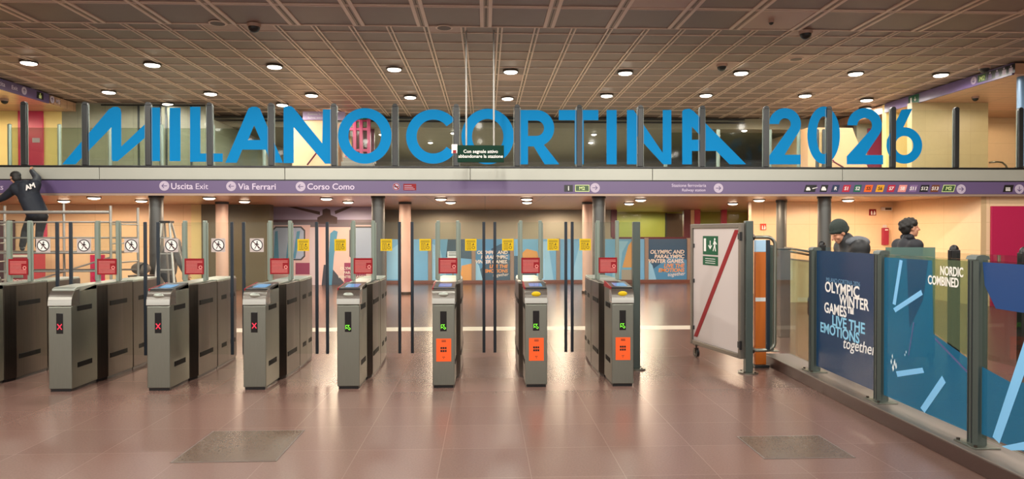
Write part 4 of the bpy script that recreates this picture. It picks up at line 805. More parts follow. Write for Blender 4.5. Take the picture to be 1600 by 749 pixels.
# tubular guard rail, orange panel, gate stub behind
gy = HY - 0.02; pts = []
x0, x1 = fx(1178, gy), fx(1211, gy); zt, zb = fz(371.5, gy), fz(551, gy); r = 0.09
pts = [(x0 - 0.012, gy, zt), (x1 - r, gy, zt)] + [(x1 - r + r * math.sin(a), gy, zt - r + r * math.cos(a)) for a in [PI / 2 * k / 6 for k in range(1, 7)]] + [(x1, gy, zb + r)] + [(x1 - r + r * math.cos(a), gy, zb + r - r * math.sin(a)) for a in [PI / 2 * k / 6 for k in range(1, 7)]] + [(x0 - 0.012, gy, zb)]
t = thing('guard_rail', 'bent steel tube guard rail beside the hinge post', 'rail', (x1 - r, gy, zb)); b = MB(); b.tube(pts, 0.02, STEEL, 12); b.build('bent_tube', t, t.location)
b = MB(); [b.cyl((x0 - 0.018, gy, z), (x0, gy, z), 0.035, STEEL_D, 16) for z in (zt, zb)]; b.build('wall_flange', t, t.location)
b = MB(); b.box(x1 - 0.1, x1 - 0.06, gy - 0.02, gy + 0.02, KH if False else zb + 0.002, zt - 0.03, NAVY, 0.006); b.build('inner_upright', t, t.location)
yo = HY + 0.35; x0, x1 = fx(1179, yo, 450), fx(1196, yo, 450); t = thing('orange_panel', 'narrow orange panel with a blue-white top behind the guard rail', 'panel', ((x0 + x1) / 2, yo, 0)); O = t.location
OR2 = mat('burnt_orange_paint', '#c4661c', 0.4)
b = MB(); b.box(x0, x1, yo - 0.03, yo + 0.03, 0.03, fz(395, yo), OR2, 0.004); b.build('body', t, O)
b = MB(); b.box(x0, x1, yo - 0.03, yo + 0.03, fz(394.8, yo), fz(376, yo), mat('pale_blue_panel', '#a9cbe6', 0.3), 0.004); b.build('head', t, O)
b = MB(); b.box(x0 - 0.001, x1 + 0.001, yo - 0.033, yo - 0.029, fz(473, yo), fz(467, yo), PALE); b.build('pale_stripe', t, O)
b = MB(); b.box(x0 - 0.02, x1 + 0.02, yo - 0.08, yo + 0.08, 0, 0.03, DARK, 0.004); b.build('foot', t, O)
# narrow brown steel pier behind the first plain pane
ybp = 10.4; x0, x1 = fx(1214, ybp, 450), fx(1230, ybp, 450); t = thing('steel_pier', 'brownish steel clad pier behind the first plain pane of the fence', 'pier', ((x0 + x1) / 2, ybp, 0)); b = MB(); b.box(x0, x1, ybp - 0.12, ybp + 0.12, 0, fz(392, ybp), mat('brown_steel', '#6e5d54', 0.4, 0.5), 0.01); b.build('body', t, t.location)
b = MB(); b.box(x0 - 0.006, x1 + 0.006, ybp - 0.126, ybp + 0.126, fz(391.8, ybp), fz(389, ybp), STEEL_D, 0.004); b.build('cap', t, t.location)
# ================================================================== BACKGROUND BELOW THE MEZZANINE
def hrail(pxs, Y, label, posts, M=STEEL):
    pp = [at(px, py, Y) for px, py in pxs]; t = thing('handrail', label, 'handrail', (pp[0].x, Y, 0)); O = t.location
    b = MB(); b.tube(pp, 0.025, M, 10); b.build('rail', t, O)
    for px, py in posts: q = at(px, py, Y); b = MB(); b.cyl((q.x, Y, 0), (q.x, Y, q.z), 0.02, M, 10); b.build('rail_post', t, O)
hrail(((1226, 387.5), (1245, 390), (1268, 394.5), (1285, 397)), 15.2, 'sloping steel handrail in front of the right cream wall', ((1229, 389), (1284, 397)))
hrail(((1226, 392), (1245, 395), (1268, 399.5), (1285, 403)), 15.0, 'lower parallel steel handrail in front of the right cream wall', ((1231, 394), (1284, 403)))
t = thing('parapet', 'low cream parapet below the sloping handrails at the right', 'parapet', (fx(1260, 15.5), 15.5, 0)); O = t.location
a, c = fx(1226, 15.5), fx(1380, 15.5); b = MB(); b.prism([(a, 0), (c, 0), (c, 0.72), (a, 0.98)], 15.4, 15.6, mat('pale_parapet', '#d9cfa0', 0.4)); b.build('wall', t, O)
b = MB(); b.prism([(a, 0.981), (c, 0.721), (c, 0.75), (a, 1.01)], 15.38, 15.62, mat('grey_coping', '#a8a396', 0.4)); b.build('coping', t, O)
# far fence with printed panels
YFN = 21.6; FF = thing('glass_fence', 'distant fence of pale blue printed panels in front of the grey rear wall', 'fence', (fx(850, YFN), YFN, 0)); O = FF.location
pb = [601, 672, 740, 800, 872, 931, 990, 1014 - 4, 1076]; xs = [fx(p, YFN, 410) for p in pb]; ZF0, ZF1 = fz(443, YFN), fz(374, YFN)
FPOST = mat('fence_post_taupe', '#8e7f76', 0.4, 0.2)
for x in xs: b = MB(); b.box(x - 0.06, x + 0.06, YFN - 0.05, YFN + 0.05, 0.001, ZF1 + 0.03, FPOST, 0.01); b.build('post', FF, O)
b = MB(); b.box(xs[0], xs[-1], YFN - 0.12, YFN + 0.12, 0, 0.1, mat('reddish_kerb', '#6e443a', 0.35), 0.004); b.build('kerb', FF, O)
PB = mat('panel_sky_blue', '#6cafe2', 0.35); PM = mat('panel_mid_blue', '#4a8dc2', 0.35); PD = mat('panel_dark_slate', '#3c5c76', 0.35); PO = mat('panel_orange', '#d8a25f', 0.4); PC = mat('panel_cyan', '#8ec8f0', 0.35)
PDEEP = mat('panel_deep_blue', '#28557c', 0.35); OTX = mat('orange_print', '#e39a4c', 0.5)
yv = YFN - 0.012
for i, (a, c) in enumerate(zip(xs, xs[1:])):
    b = MB(); b.box(a + 0.065, c - 0.065, yv, yv + 0.02, max(ZF0, 0.102), ZF1, PB if i not in (2, 7) else PM if i == 2 else PDEEP); pnl = b.build('printed_panel', FF, O)
    def sub(name, fn): b = MB(); fn(b); b.build(name, pnl, O)
    w, h = c - a - 0.13, ZF1 - ZF0; X = lambda u: a + 0.065 + w * u; Z = lambda v: ZF0 + h * v; q = lambda b, pts, M, l=0: b.prism([(X(u), Z(v)) for u, v in pts], yv - 0.003 - l, yv - 0.001 - l, M)
    if i == 0: sub('mountain_print', lambda b: q(b, [(0, 0.1), (0.5, 0.1), (0.55, 0.75), (0.3, 0.9), (0, 0.7)], PC))
    if i == 1: sub('mountain_print', lambda b: (q(b, [(0.0, 0.02), (0.4, 0.02), (0.2, 0.8), (0, 0.9)], PC), q(b, [(0.35, 0.6), (1, 0.55), (1, 1), (0.4, 1)], PD, 0.001), q(b, [(0.7, 0.02), (1, 0.02), (1, 0.45), (0.75, 0.4)], PO, 0.002)))
    if i in (2, 7):
        sub('mountain_print', lambda b: (q(b, [(0.05, 0.02), (1, 0.02), (1, 0.52), (0.6, 0.62), (0.1, 0.3)], PD if i == 2 else PM), q(b, [(0.0, 0.02), (0.22, 0.02), (0.1, 0.4), (0, 0.5)], PC, 0.001), q(b, [(0.45, 0.78), (0.75, 0.9), (1, 0.8), (1, 0.66), (0.5, 0.66)], PDEEP, 0.001)))
        for k, (s, M) in enumerate((('OLYMPIC AND', WHITE), ('PARALYMPIC', WHITE), ('WINTER GAMES.', WHITE), ('LIVE THE', OTX), ('EMOTIONS', OTX))):
            sub('lettering', lambda b: b.text(s, X(0.93), Z(0.665 - 0.105 * k), yv - 0.006, 0.155 * w / 1.15, M, align='RIGHT', bold=0.03, shear=0.15))
        sub('lettering', lambda b: b.text('together', X(0.95), Z(0.17), yv - 0.006, 0.15 * w / 1.15, WHITE, align='RIGHT', shear=0.25, bold=0.005, rot=0.06))
    if i == 3: sub('mountain_print', lambda b: (q(b, [(0, 0.02), (0.9, 0.02), (0.55, 0.62), (0, 0.62)], PD), q(b, [(0.12, 0.62), (0.3, 0.78), (0.55, 0.72), (0.6, 0.5), (0.4, 0.5)], PO, 0.001), q(b, [(0.5, 0.02), (0.95, 0.02), (0.8, 0.95), (0.7, 0.95)], PC, 0.002)))
    if i == 4: sub('mountain_print', lambda b: (q(b, [(0.3, 0.02), (1, 0.02), (1, 0.95), (0.6, 0.95)], PC), q(b, [(0.7, 0.42), (0.95, 0.42), (0.9, 0.58), (0.8, 0.55)], WHITE, 0.001)))
    if i == 5: sub('mountain_print', lambda b: (q(b, [(0.4, 0.02), (0.62, 0.02), (0.72, 0.7), (0.9, 0.95), (0.55, 0.95)], PC), q(b, [(0.72, 0.35), (1, 0.35), (1, 0.95), (0.9, 0.85)], PO, 0.001), q(b, [(0.7, 0.3), (1, 0.3), (1, 0.02), (0.7, 0.02)], mat('panel_grey', '#a8a39c', 0.4) if 'panel_grey' not in MATS else MATS['panel_grey'], 0.001)))
# gondola mural on the wall
YW = 21.2; x0, x1 = fx(424, YW), fx(598, YW); t = thing('printed_mural', 'lilac and pink wall mural of a cable car cabin with propped blue skis', 'mural', ((x0 + x1) / 2, YW, 0)); O = t.location
def mm(name, fn, par=None): b = MB(); fn(b); return b.build(name, par or t, O)
def pz(b, pts, M, l): b.prism([(fx(px, YW, py), fz(py, YW, px)) for px, py in pts], YW - 0.004 - l, YW - l, M)
mm('board', lambda b: b.box(x0, x1, YW, YW + 0.1, 0.0, ZS - 0.003, mat('mural_lilac', '#a7a3c4', 0.4)))
mm('cabin_print', lambda b: (pz(b, [(424, 352), (598, 352), (598, 452), (424, 452)], mat('mural_pink', '#dcb9bd', 0.4), 0.001), pz(b, [(424, 343.5), (598, 343.5), (598, 351.5), (424, 351.5)], mat('mural_plum_grey', '#6c5f6c', 0.4), 0.001), pz(b, [(485, 351), (548, 351), (548, 355), (485, 355)], MATS['mural_plum_grey'], 0.002)))
MG = mat('mural_window', '#a9b7da', 0.35); MK = mat('mural_outline', '#3d3b46', 0.4)
def rr(a, b_, c, d, r): return [(a + r, c), (b_ - r, c), (b_, c + r), (b_, d - r), (b_ - r, d), (a + r, d), (a, d - r), (a, c + r)]
for a, c in ((424.5, 477), (546, 597)):
    mm('window_print', lambda b: (pz(b, rr(a, c, 354, 407, 6), MK, 0.004), pz(b, rr(a + 2.2, c - 2.2, 356.2, 404.8, 5), MG, 0.006)))
MB1 = mat('mural_ski_blue', '#4e93bd', 0.4)
mm('mullion_print', lambda b: (pz(b, [(484, 356), (499, 356), (499, 452), (484, 452)], mat('mural_pale', '#d9c9d8', 0.4), 0.003), pz(b, [(499, 356), (546, 356), (546, 452), (499, 452)], mat('mural_glow', '#e3c3c0', 0.4), 0.003)))
for q in ([(447, 404), (452, 362), (457, 360), (455, 404)], [(458, 404), (464, 362), (469, 361), (468, 370), (462, 404)], [(511, 452), (516, 365), (522, 360), (528, 362), (522, 400), (518, 452)], [(428, 404), (430, 362), (434, 361), (436, 404)]): mm('ski_print', lambda b: pz(b, q, MB1, 0.011))
mm('hanger_print', lambda b: (pz(b, [(504, 328), (510, 326), (516, 328), (517, 336), (527, 340), (527, 350), (496, 350), (496, 340), (504, 336)], mat('mural_brown', '#4e3c3c', 0.4), 0.006), pz(b, [(440, 321), (446, 320), (500, 331), (500, 336)], MATS['mural_brown'], 0.006), pz(b, [(523, 330), (548, 321), (556, 321), (524, 335)], MATS['mural_brown'], 0.006)))
mm('magenta_block_print', lambda b: (pz(b, [(538, 411), (572, 411), (572, 444), (538, 444)], mat('mural_magenta', '#93305c', 0.4), 0.009), pz(b, [(462, 411), (484, 411), (484, 429), (462, 429)], MATS['mural_magenta'], 0.009), pz(b, [(506, 414), (514, 414), (538, 442), (538, 452), (502, 452)], mat('mural_slate', '#3e4454', 0.4), 0.009)))
for s, py in (('OLYMPIC AND', 421), ('PARALYMPIC', 427.5), ('WINTER GAMES', 434)): mm('lettering', lambda b: b.text(s, fx(571, YW), fz(py, YW), YW - 0.0135, 0.115, WHITE, align='RIGHT', bold=0.02))
mm('rivet_print', lambda b: [b.disc(fx(474, YW), fz(py, YW), 0.05, YW - 0.0105, MB1, 0.002, 12) for py in (386,)])
# ticket machine
YT = 18.9; x0, x1 = fx(27, YT), fx(60, YT); t = thing('ticket_machine', 'red and white ticket machine below the scaffold platform, left', 'ticket machine', ((x0 + x1) / 2, YT, 0)); O = t.location
b = MB(); b.box(x0, x1, YT - 0.3, YT + 0.3, 0.05, fz(393, YT), mat('machine_red', '#a3263c', 0.35), 0.02); b.build('cabinet', t, O)
b = MB(); b.box(x0 + 0.02, x1 - 0.02, YT - 0.28, YT + 0.28, 0, 0.05, BLACK); b.build('plinth', t, O)
b = MB(); b.box(x0 + 0.03, x1 - 0.2, YT - 0.33, YT - 0.301, fz(431, YT), fz(405, YT), mat('machine_grey', '#8f9a94', 0.3, 0.4), 0.008); f = b.build('front_panel', t, O)
b = MB(); b.box(x0 + 0.1, x0 + 0.34, YT - 0.335, YT - 0.331, fz(419, YT), fz(409, YT), SCREEN); b.build('screen', f, O)
b = MB(); b.box(x0 + 0.02, x1 - 0.05, YT - 0.32, YT - 0.301, fz(400, YT), fz(396, YT), WHITE, 0.004); b.build('header', t, O)
b = MB(); b.text('TICKETS', x0 + 0.04, fz(438, YT), YT - 0.302, 0.115, WHITE, bold=0.03); b.build('lettering', t, O)
# scaffold tower
YS0, YS1 = 13.0, 14.0; xa, xb = fx(-52, YS0), fx(173, YS0); xm = fx(100, YS1 - 0.1)
t = thing('scaffold', 'aluminium scaffold tower with a raised platform at the left, worker standing on it', 'scaffold', ((xa + xb) / 2, 13.5, 0)); O = t.location
ALU = mat('aluminium_tube', '#a8a6a0', 0.35, 0.7)
zp = fz(391, 13.5)
def sp(name, *tubes, r=0.024): b = MB(); [b.cyl(p, q, r, ALU, 12) for p, q in tubes]; return b.build(name, t, O)
for x, y, top in ((xa, YS0, fz(322, YS0)), (xb, YS0, fz(322, YS0)), (xa, YS1, fz(322, YS1)), (xb, YS1, fz(325, YS1)), (xm, YS1 - 0.1, fz(319, YS1))):
    sp('upright', ((x, y, 0.14), (x, y, top)))
    b = MB(); b.cyl((x - 0.02, y, 0.071), (x + 0.02, y, 0.071), 0.07, BLACK, 20); b.box(x - 0.03, x + 0.03, y - 0.02, y + 0.02, 0.12, 0.15, STEEL_D, 0.004); b.build('castor', t, O)
for py in (332, 347, 371, 394, 422): sp('long_rail', ((xa, YS0 - 0.03, fz(py, YS0)), (xb, YS0 - 0.03, fz(py, YS0))), r=0.03 if py == 332 else 0.017)
for py in (347, 371, 420): sp('rear_rail', ((xa, YS1 + 0.03, fz(py, YS1)), (xb, YS1 + 0.03, fz(py, YS1))), r=0.017)
for x in (xa, xb):
    for py in (350, 380, 410, 440): sp('end_rung', ((x, YS0, fz(py, YS0)), (x, YS1, fz(py, YS0))), r=0.016)
sp('diagonal_brace', ((xa, YS0 + 0.03, 0.35), (xb, YS0 + 0.03, zp - 0.1)), r=0.016)
b = MB(); b.box(xa + 0.03, xb - 0.03, YS0 + 0.08, YS1 - 0.16, zp - 0.045, zp, mat('platform_ply', '#6f6257', 0.6, 0, 0.1, 10), 0.004); b.build('platform', t, O)
# stepladder
YL = 13.4; t = thing('stepladder', 'pale aluminium stepladder standing in front of the dark pillar, left', 'ladder', (fx(262, YL), YL, 0)); O = t.location
tp = at(257, 347, YL)
for dx, dy in ((-0.12, -0.35), (0.24, -0.35)): b = MB(); b.cyl((tp.x + dx * 0.4 + 0.02, YL - 0.05, tp.z), (tp.x + dx * 1.3 + 0.06, YL + dy, 0.0), 0.024, WHITE if False else ALU, 10); b.build('front_stile', t, O)
for dx in (-0.1, 0.22): b = MB(); b.cyl((tp.x + dx * 0.4 + 0.02, YL + 0.05, tp.z - 0.02), (tp.x + dx * 1.5 + 0.06, YL + 0.45, 0.0), 0.02, ALU, 10); b.build('rear_stile', t, O)
b = MB(); b.box(tp.x - 0.06, tp.x + 0.14, YL - 0.1, YL + 0.1, tp.z - 0.02, tp.z + 0.02, BLACK, 0.006); b.build('top_cap', t, O)
for k in range(1, 6):
    f = k / 6; b = MB(); xl = tp.x + 0.02 + (-0.048) + ((-0.156 + 0.06 - 0.02) - (-0.048)) * (1 - f); xr_ = tp.x + 0.02 + 0.096 + ((0.312 + 0.06 - 0.02) - 0.096) * (1 - f)
    b.box(xl, xr_, YL - 0.05 - 0.30 * (1 - f) - 0.04, YL - 0.05 - 0.30 * (1 - f) + 0.04, tp.z * f - 0.012, tp.z * f + 0.012, ALU, 0.003); b.build('tread', t, O)
# small wall items on the right
def wsign(px0, px1, py0, py1, Y, M, label, name, mark):
    x0, x1, z0, z1 = fx(px0, Y), fx(px1, Y), fz(py1, Y), fz(py0, Y); t = thing(name, label, 'sign', ((x0 + x1) / 2, Y, (z0 + z1) / 2)); O = t.location
    b = MB(); b.box(x0, x1, Y - 0.03, Y - 0.001, z0, z1, M, 0.004); b.build('plate', t, O); b = MB(); mark(b, x0, x1, z0, z1, Y - 0.0305); b.build('pictogram', t, O); return t
def flame(b, x0, x1, z0, z1, y):
    w = x1 - x0; h = z1 - z0; b.prism([(x0 + w * .2, z0 + h * .1), (x0 + w * .45, z0 + h * .1), (x0 + w * .4, z0 + h * .6), (x0 + w * .3, z0 + h * .75), (x0 + w * .2, z0 + h * .6)], y - 0.002, y, WHITE); b.prism([(x0 + w * .55, z0 + h * .1), (x0 + w * .85, z0 + h * .1), (x0 + w * .9, z0 + h * .4), (x0 + w * .7, z0 + h * .8)], y - 0.002, y, WHITE)
def folk(b, x0, x1, z0, z1, y):
    w = x1 - x0
    for k in (0.25, 0.5, 0.75): b.disc(x0 + w * k, z0 + (z1 - z0) * 0.45, w * 0.07, y, WHITE, 0.002, 12); b.rect(x0 + w * (k - .06), x0 + w * (k + .06), z0 + 0.01, z0 + (z1 - z0) * 0.34, y, WHITE, 0.002)
    b.prism([(x0 + w * .2, z1 - 0.07), (x0 + w * .4, z1 - 0.07), (x0 + w * .3, z1 - 0.02)], y - 0.002, y, WHITE); b.prism([(x0 + w * .6, z1 - 0.02), (x0 + w * .8, z1 - 0.02), (x0 + w * .7, z1 - 0.07)], y - 0.002, y, WHITE)
wsign(1357.5, 1368, 327, 337, YR, RED, 'small red fire sign high on the right cream wall', 'fire_sign', flame)
wsign(1417, 1430, 320.5, 333, YR, BLACK, 'small black lift pictogram above the dark-haired person', 'lift_sign', folk)
wsign(1188, 1196.5, 350, 360, YR, mat('fire_orange_red', '#d8432c', 0.4), 'small red call point box beside the pinkish pillar near the guard rail', 'fire_sign', flame)
x0, x1 = fx(1377, YR), fx(1385, YR); t = thing('fire_hydrant_cabinet', 'tall narrow crimson fire cabinet on the right cream wall', 'cabinet', ((x0 + x1) / 2, YR, fz(370, YR))); O = t.location
b = MB(); b.box(x0, x1, YR - 0.12, YR - 0.001, fz(384, YR), fz(357, YR), mat('crimson_paint', '#96193a', 0.35), 0.01); b.build('body', t, O)
b = MB(); b.box(x0 + 0.03, x1 - 0.03, YR - 0.125, YR - 0.119, fz(361, YR), fz(359, YR), WHITE); b.build('label_plate', t, O)
b = MB(); b.box(fx(1379, YR), fx(1383, YR), YR - 0.08, YR - 0.001, fz(356.8, YR), fz(352, YR), PLATEG, 0.008); b.build('alarm_light', t, O)
x0, x1 = fx(1376, YR), fx(1389, YR); t = thing('wall_speaker', 'small pale box loudspeaker near the red fire sign', 'loudspeaker', ((x0 + x1) / 2, YR, fz(327, YR))); b = MB(); b.box(x0, x1, YR - 0.15, YR - 0.001, fz(329.5, YR), fz(324, YR), PLATEG, 0.012); b.build('case', t, t.location)
b = MB(); b.box(x0 + 0.03, x1 - 0.03, YR - 0.154, YR - 0.149, fz(328.5, YR), fz(325, YR), STEEL_D); b.build('grille', t, t.location)
# white notice on the rear glass behind the fifth gate
Y0 = 11.0; x0, x1 = fx(699, Y0), fx(716, Y0); t = thing('paper_notice', 'white paper notice above a red plate, standing behind the silver badged gate', 'notice', ((x0 + x1) / 2, Y0, 0)); O = t.location
b = MB(); b.box(x0, x1, Y0 - 0.004, Y0 + 0.004, fz(403, Y0), fz(393, Y0), WHITE, 0.001); n_ = b.build('sheet', t, O)
b = MB(); [b.rect(x0 + 0.02, x1 - 0.02, fz(400 - 2.4 * k, Y0), fz(399 - 2.4 * k, Y0), Y0 - 0.0045, DARK, 0.0006) for k in range(3)]; b.build('print', n_, O)
b = MB(); b.cyl(((x0 + x1) / 2, Y0 + 0.012, 0.02), ((x0 + x1) / 2, Y0 + 0.012, fz(394, Y0)), 0.01, STEEL, 10); b.cyl(((x0 + x1) / 2, Y0 + 0.012, 0), ((x0 + x1) / 2, Y0 + 0.012, 0.02), 0.12, STEEL_D, 20); b.build('stand', t, O)
# floor hatches and litter specks
def hatch(q, M, label):
    pp = [atz(px, py, 0) for px, py in q]; cx = sum(p.x for p in pp) / 4; cy = sum(p.y for p in pp) / 4; x0, x1 = min(pp[0].x, pp[3].x), max(pp[1].x, pp[2].x); y0, y1 = pp[0].y, pp[2].y
    t = thing('floor_hatch', label, 'floor hatch', (cx, cy, 0)); O = t.location
    b = MB(); b.box(x0, x1, y0, y1, 0, 0.003, mat('hatch_frame', '#5f514a', 0.5) if 'hatch_frame' not in MATS else MATS['hatch_frame'], 0.001); b.build('frame', t, O); b = MB(); b.box(x0 + 0.012, x1 - 0.012, y0 + 0.012, y1 - 0.012, 0.0005, 0.0036, M); b.build('cover', t, O)
HM = tiled('hatch_granite', '#5c4b40', (0.62, 0.62), 0.26, joint='#6d5a50', jw=0.002, jmix=0.3, var=0.04, speckle=0.22, sscale=70, spec=0.3)
hatch(((274, 724), (430, 724), (458, 673), (335, 673)), HM, 'greyish floor hatch in front of the gates, left of the middle'); hatch(((1194, 718), (1332, 718), (1280, 681), (1150, 681)), HM, 'greyish floor hatch near the brown kerb, right')
# ================================================================== PEOPLE
HAIR = mat('black_hair', '#16120f', 0.6, 0, 0.3, 40); JNAVY = mat('dark_navy_work_jacket', '#131a26', 0.7, 0, 0.15, 12); TRS = mat('black_trousers', '#15161a', 0.75, 0, 0.15, 12); SHOE = mat('dark_shoes', '#202226', 0.5)
PUFF = mat('black_padded_jacket', '#17191c', 0.55, 0, 0.2, 10); HOOD = mat('grey_hood_lining', '#5c6066', 0.7); BEAN = mat('dark_green_knit', '#2a332f', 0.85, 0, 0.25, 60, bump=0.5); GJ = mat('grey_work_jacket', '#5d5a58', 0.75, 0, 0.15, 10)
BAGM = mat('black_bag_fabric', '#121315', 0.6)
def blob(name, prims, M, parent, org, vox=0.014, smooth=3):
    """union of tapered capsules and ellipsoids as one closed remeshed surface"""
    b = MB()
    for p in prims:
        if p[0] == 'c':
            _, a, c, r0, r1 = p; a, c = Vector(a), Vector(c); b.ball(a, r0, M, 14, 9); b.ball(c, r1, M, 14, 9); b.cyl(a, c, r0, M, 14, r1)
        else: _, c, r = p[:3]; b.ball(c, r, M, 18, 12, p[3] if len(p) > 3 else None)
    o = b.build(name, None); md = o.modifiers.new('r', 'REMESH'); md.mode = 'VOXEL'; md.voxel_size = vox; md.use_smooth_shade = True
    bpy.context.view_layer.update(); me = bpy.data.meshes.new_from_object(o.evaluated_get(bpy.context.evaluated_depsgraph_get()))
    bpy.data.objects.remove(o)
    bm = bmesh.new(); bm.from_mesh(me)
    for _ in range(smooth): bmesh.ops.smooth_vert(bm, verts=bm.verts, factor=0.5, use_axis_x=True, use_axis_y=True, use_axis_z=True)
    o3 = Vector(org)
    for v in bm.verts: v.co -= o3
    for f in bm.faces: f.smooth = True
    bm.to_mesh(me); bm.free(); me.materials.clear(); me.materials.append(M); me.name = name
    o = bpy.data.objects.new(name, me); COL.objects.link(o); o.parent = parent; return o
def basis(fwd, up=(0, 0, 1)):
    f = Vector(fwd).normalized(); u = Vector(up); r = f.cross(u).normalized(); u = r.cross(f); return r, f, u
def head_prims(c, fwd, up=(0, 0, 1), s=1.0):
    r, f, u = basis(fwd, up); c = Vector(c); R = Matrix((r, f, u)).transposed(); P = lambda x, y, z: c + (r * x + f * y + u * z) * s; E = lambda x, y, z, a, b, d: ('e', P(x, y, z), (a * s, b * s, d * s), R)
    pr = [E(0, -0.01, 0.03, .076, .095, .085), E(0, 0.02, -0.045, .058, .066, .07), E(0, 0.06, -0.095, .026, .022, .02)]
    pr += [('c', P(0, 0.09, 0.012), P(0, 0.112, -0.028), 0.011 * s, 0.016 * s), E(0, 0.078, 0.022, .05, .012, .01), E(0, 0.083, -0.062, .026, .011, .006), E(0, 0.081, -0.075, .023, .011, .007)]
    for k in (-1, 1): pr += [E(k * .078, -0.005, -0.005, .011, .022, .033), E(k * .038, 0.062, -0.03, .024, .02, .022)]
    return pr
def hand_prims(w, d, palm, curl=0.5, s=1.0, thumb=1):
    """w wrist, d direction of the hand, palm: palm normal; five separate curved fingers"""
    d = Vector(d).normalized(); n = Vector(palm); n = (n - d * n.dot(d)).normalized(); sd = d.cross(n) * thumb; w = Vector(w); pr = []
    for k in (-1.5, -0.5, 0.5, 1.5): pr.append(('c', w + d * 0.01 * s, w + (d * 0.085 + sd * 0.019 * k) * s, 0.017 * s, 0.0125 * s))
    for k, L in ((-1.5, 0.062), (-0.5, 0.074), (0.5, 0.08), (1.5, 0.072)):
        p = w + (d * 0.088 + sd * 0.0205 * k) * s; a = curl * 0.5; dd = d.copy()
        for j, q in enumerate((0.45, 0.32, 0.23)):
            ang = a + curl * 0.7 * j; dd = d * math.cos(ang) + n * math.sin(ang); e = p + (dd * L * q * 1.0 + sd * 0.0015 * k) * s; pr.append(('c', p, e, (0.0092 - 0.0008 * j) * s, (0.0086 - 0.001 * j) * s)); p = e
    p = w + (d * 0.03 + sd * 0.02) * s; e = p + (d * 0.03 + sd * 0.032 + n * 0.012) * s; pr.append(('c', p, e, 0.013 * s, 0.0105 * s)); pr.append(('c', e, e + (d * 0.032 + sd * 0.006 + n * 0.012) * s, 0.0105 * s, 0.0085 * s)); return pr
def person(label, J, fwd, jacket, trousers, up=(0, 0, 1), curlL=0.5, curlR=0.5, girth=1.0, hair=None, shoes=SHOE, face=True, palmL=None, palmR=None, hoodm=None):
    """J: joints head, neck, shL shR elL elR haL haR chest hip hipL hipR knL knR ftL ftR (feet: ankle), toe: facing of the feet"""
    J = {k: Vector(v) for k, v in J.items()}; org = (J['ftL'] + J['ftR']) / 2; org.z = min(J['ftL'].z, J['ftR'].z) - 0.085
    t = thing('person', label, 'person', org); r, f, u = basis(fwd); g = girth
    sk = head_prims(J['head'], J.get('look', f), up) + [('c', J['neck'], J['head'] - Vector((0, 0, 0.04)), 0.056, 0.05)]
    sk += [('c', J['neck'], (J['shL'] + J['shR']) / 2, 0.06, 0.08), ('c', (J['shL'] + J['shR']) / 2, J['hip'], 0.10, 0.10)]
    for s in 'LR':
        sk += [('c', J['sh' + s], J['el' + s], 0.045, 0.036), ('c', J['el' + s], J['ha' + s], 0.036, 0.026), ('c', (J['shL'] + J['shR']) / 2, J['sh' + s], 0.06, 0.045), ('c', J['hip'], J['hip' + s], 0.08, 0.075), ('c', J['hip' + s], J['kn' + s], 0.07, 0.048), ('c', J['kn' + s], J['ft' + s], 0.045, 0.034), ('c', J['ft' + s], J['ft' + s] + Vector(J.get('toe', f)).normalized() * 0.12 - Vector((0, 0, 0.045)), 0.034, 0.028)]
        d = (J['ha' + s] - J['el' + s]).normalized(); pal = (palmL if s == 'L' else palmR) or ((r if s == 'L' else -r) + f * 0.2)
        sk += hand_prims(J['ha' + s], J.get('hd' + s, d), pal, curlL if s == 'L' else curlR, 1.0, -1 if s == 'L' else 1)
    blob('body', sk, SKIN, t, org, 0.0075, 1)
    jk = [('c', J['neck'] - Vector((0, 0, 0.03)), J['neck'] + (J['head'] - J['neck']) * 0.18, 0.085 * g, 0.074 * g), ('c', J['shL'], J['shR'], 0.085 * g, 0.085 * g), ('c', (J['shL'] + J['shR']) / 2, J['chest'], 0.115 * g, 0.15 * g), ('c', J['chest'] + r * 0.05, J['hip'] + r * 0.04, 0.13 * g, 0.135 * g), ('c', J['chest'] - r * 0.05, J['hip'] - r * 0.04, 0.13 * g, 0.135 * g), ('c', J['shL'], J['chest'], 0.095 * g, 0.12 * g), ('c', J['shR'], J['chest'], 0.095 * g, 0.12 * g)]
    for s in 'LR': jk += [('c', J['sh' + s], J['el' + s], 0.082 * g, 0.062 * g), ('c', J['el' + s], J['el' + s] + (J['ha' + s] - J['el' + s]) * 0.95, 0.062 * g, 0.044 * g)]
    blob('jacket', jk, jacket, t, org, 0.016, 4)
    tr = [('c', J['hip'] + Vector((0, 0, 0.02)), J['hip'] - Vector((0, 0, 0.04)), 0.14, 0.14)]
    for s in 'LR': tr += [('c', J['hip'], J['hip' + s], 0.13, 0.105), ('c', J['hip' + s], J['kn' + s], 0.102, 0.072), ('c', J['kn' + s], J['ft' + s] + Vector((0, 0, 0.01)), 0.072, 0.058)]
    blob('trousers', tr, trousers, t, org, 0.016, 3)
    for s in 'LR':
        a = J['ft' + s]; tv = Vector(J.get('toe', f)); tv.z = 0; tv.normalize(); b0 = a - Vector((0, 0, 0.045)); o = blob('shoe', [('c', b0 - tv * 0.04, b0 + tv * 0.13, 0.043, 0.038), ('c', a, b0, 0.045, 0.045)], shoes, t, org, 0.012, 2)
    return t, org
def V(px, py, Y): return at(px, py, Y)
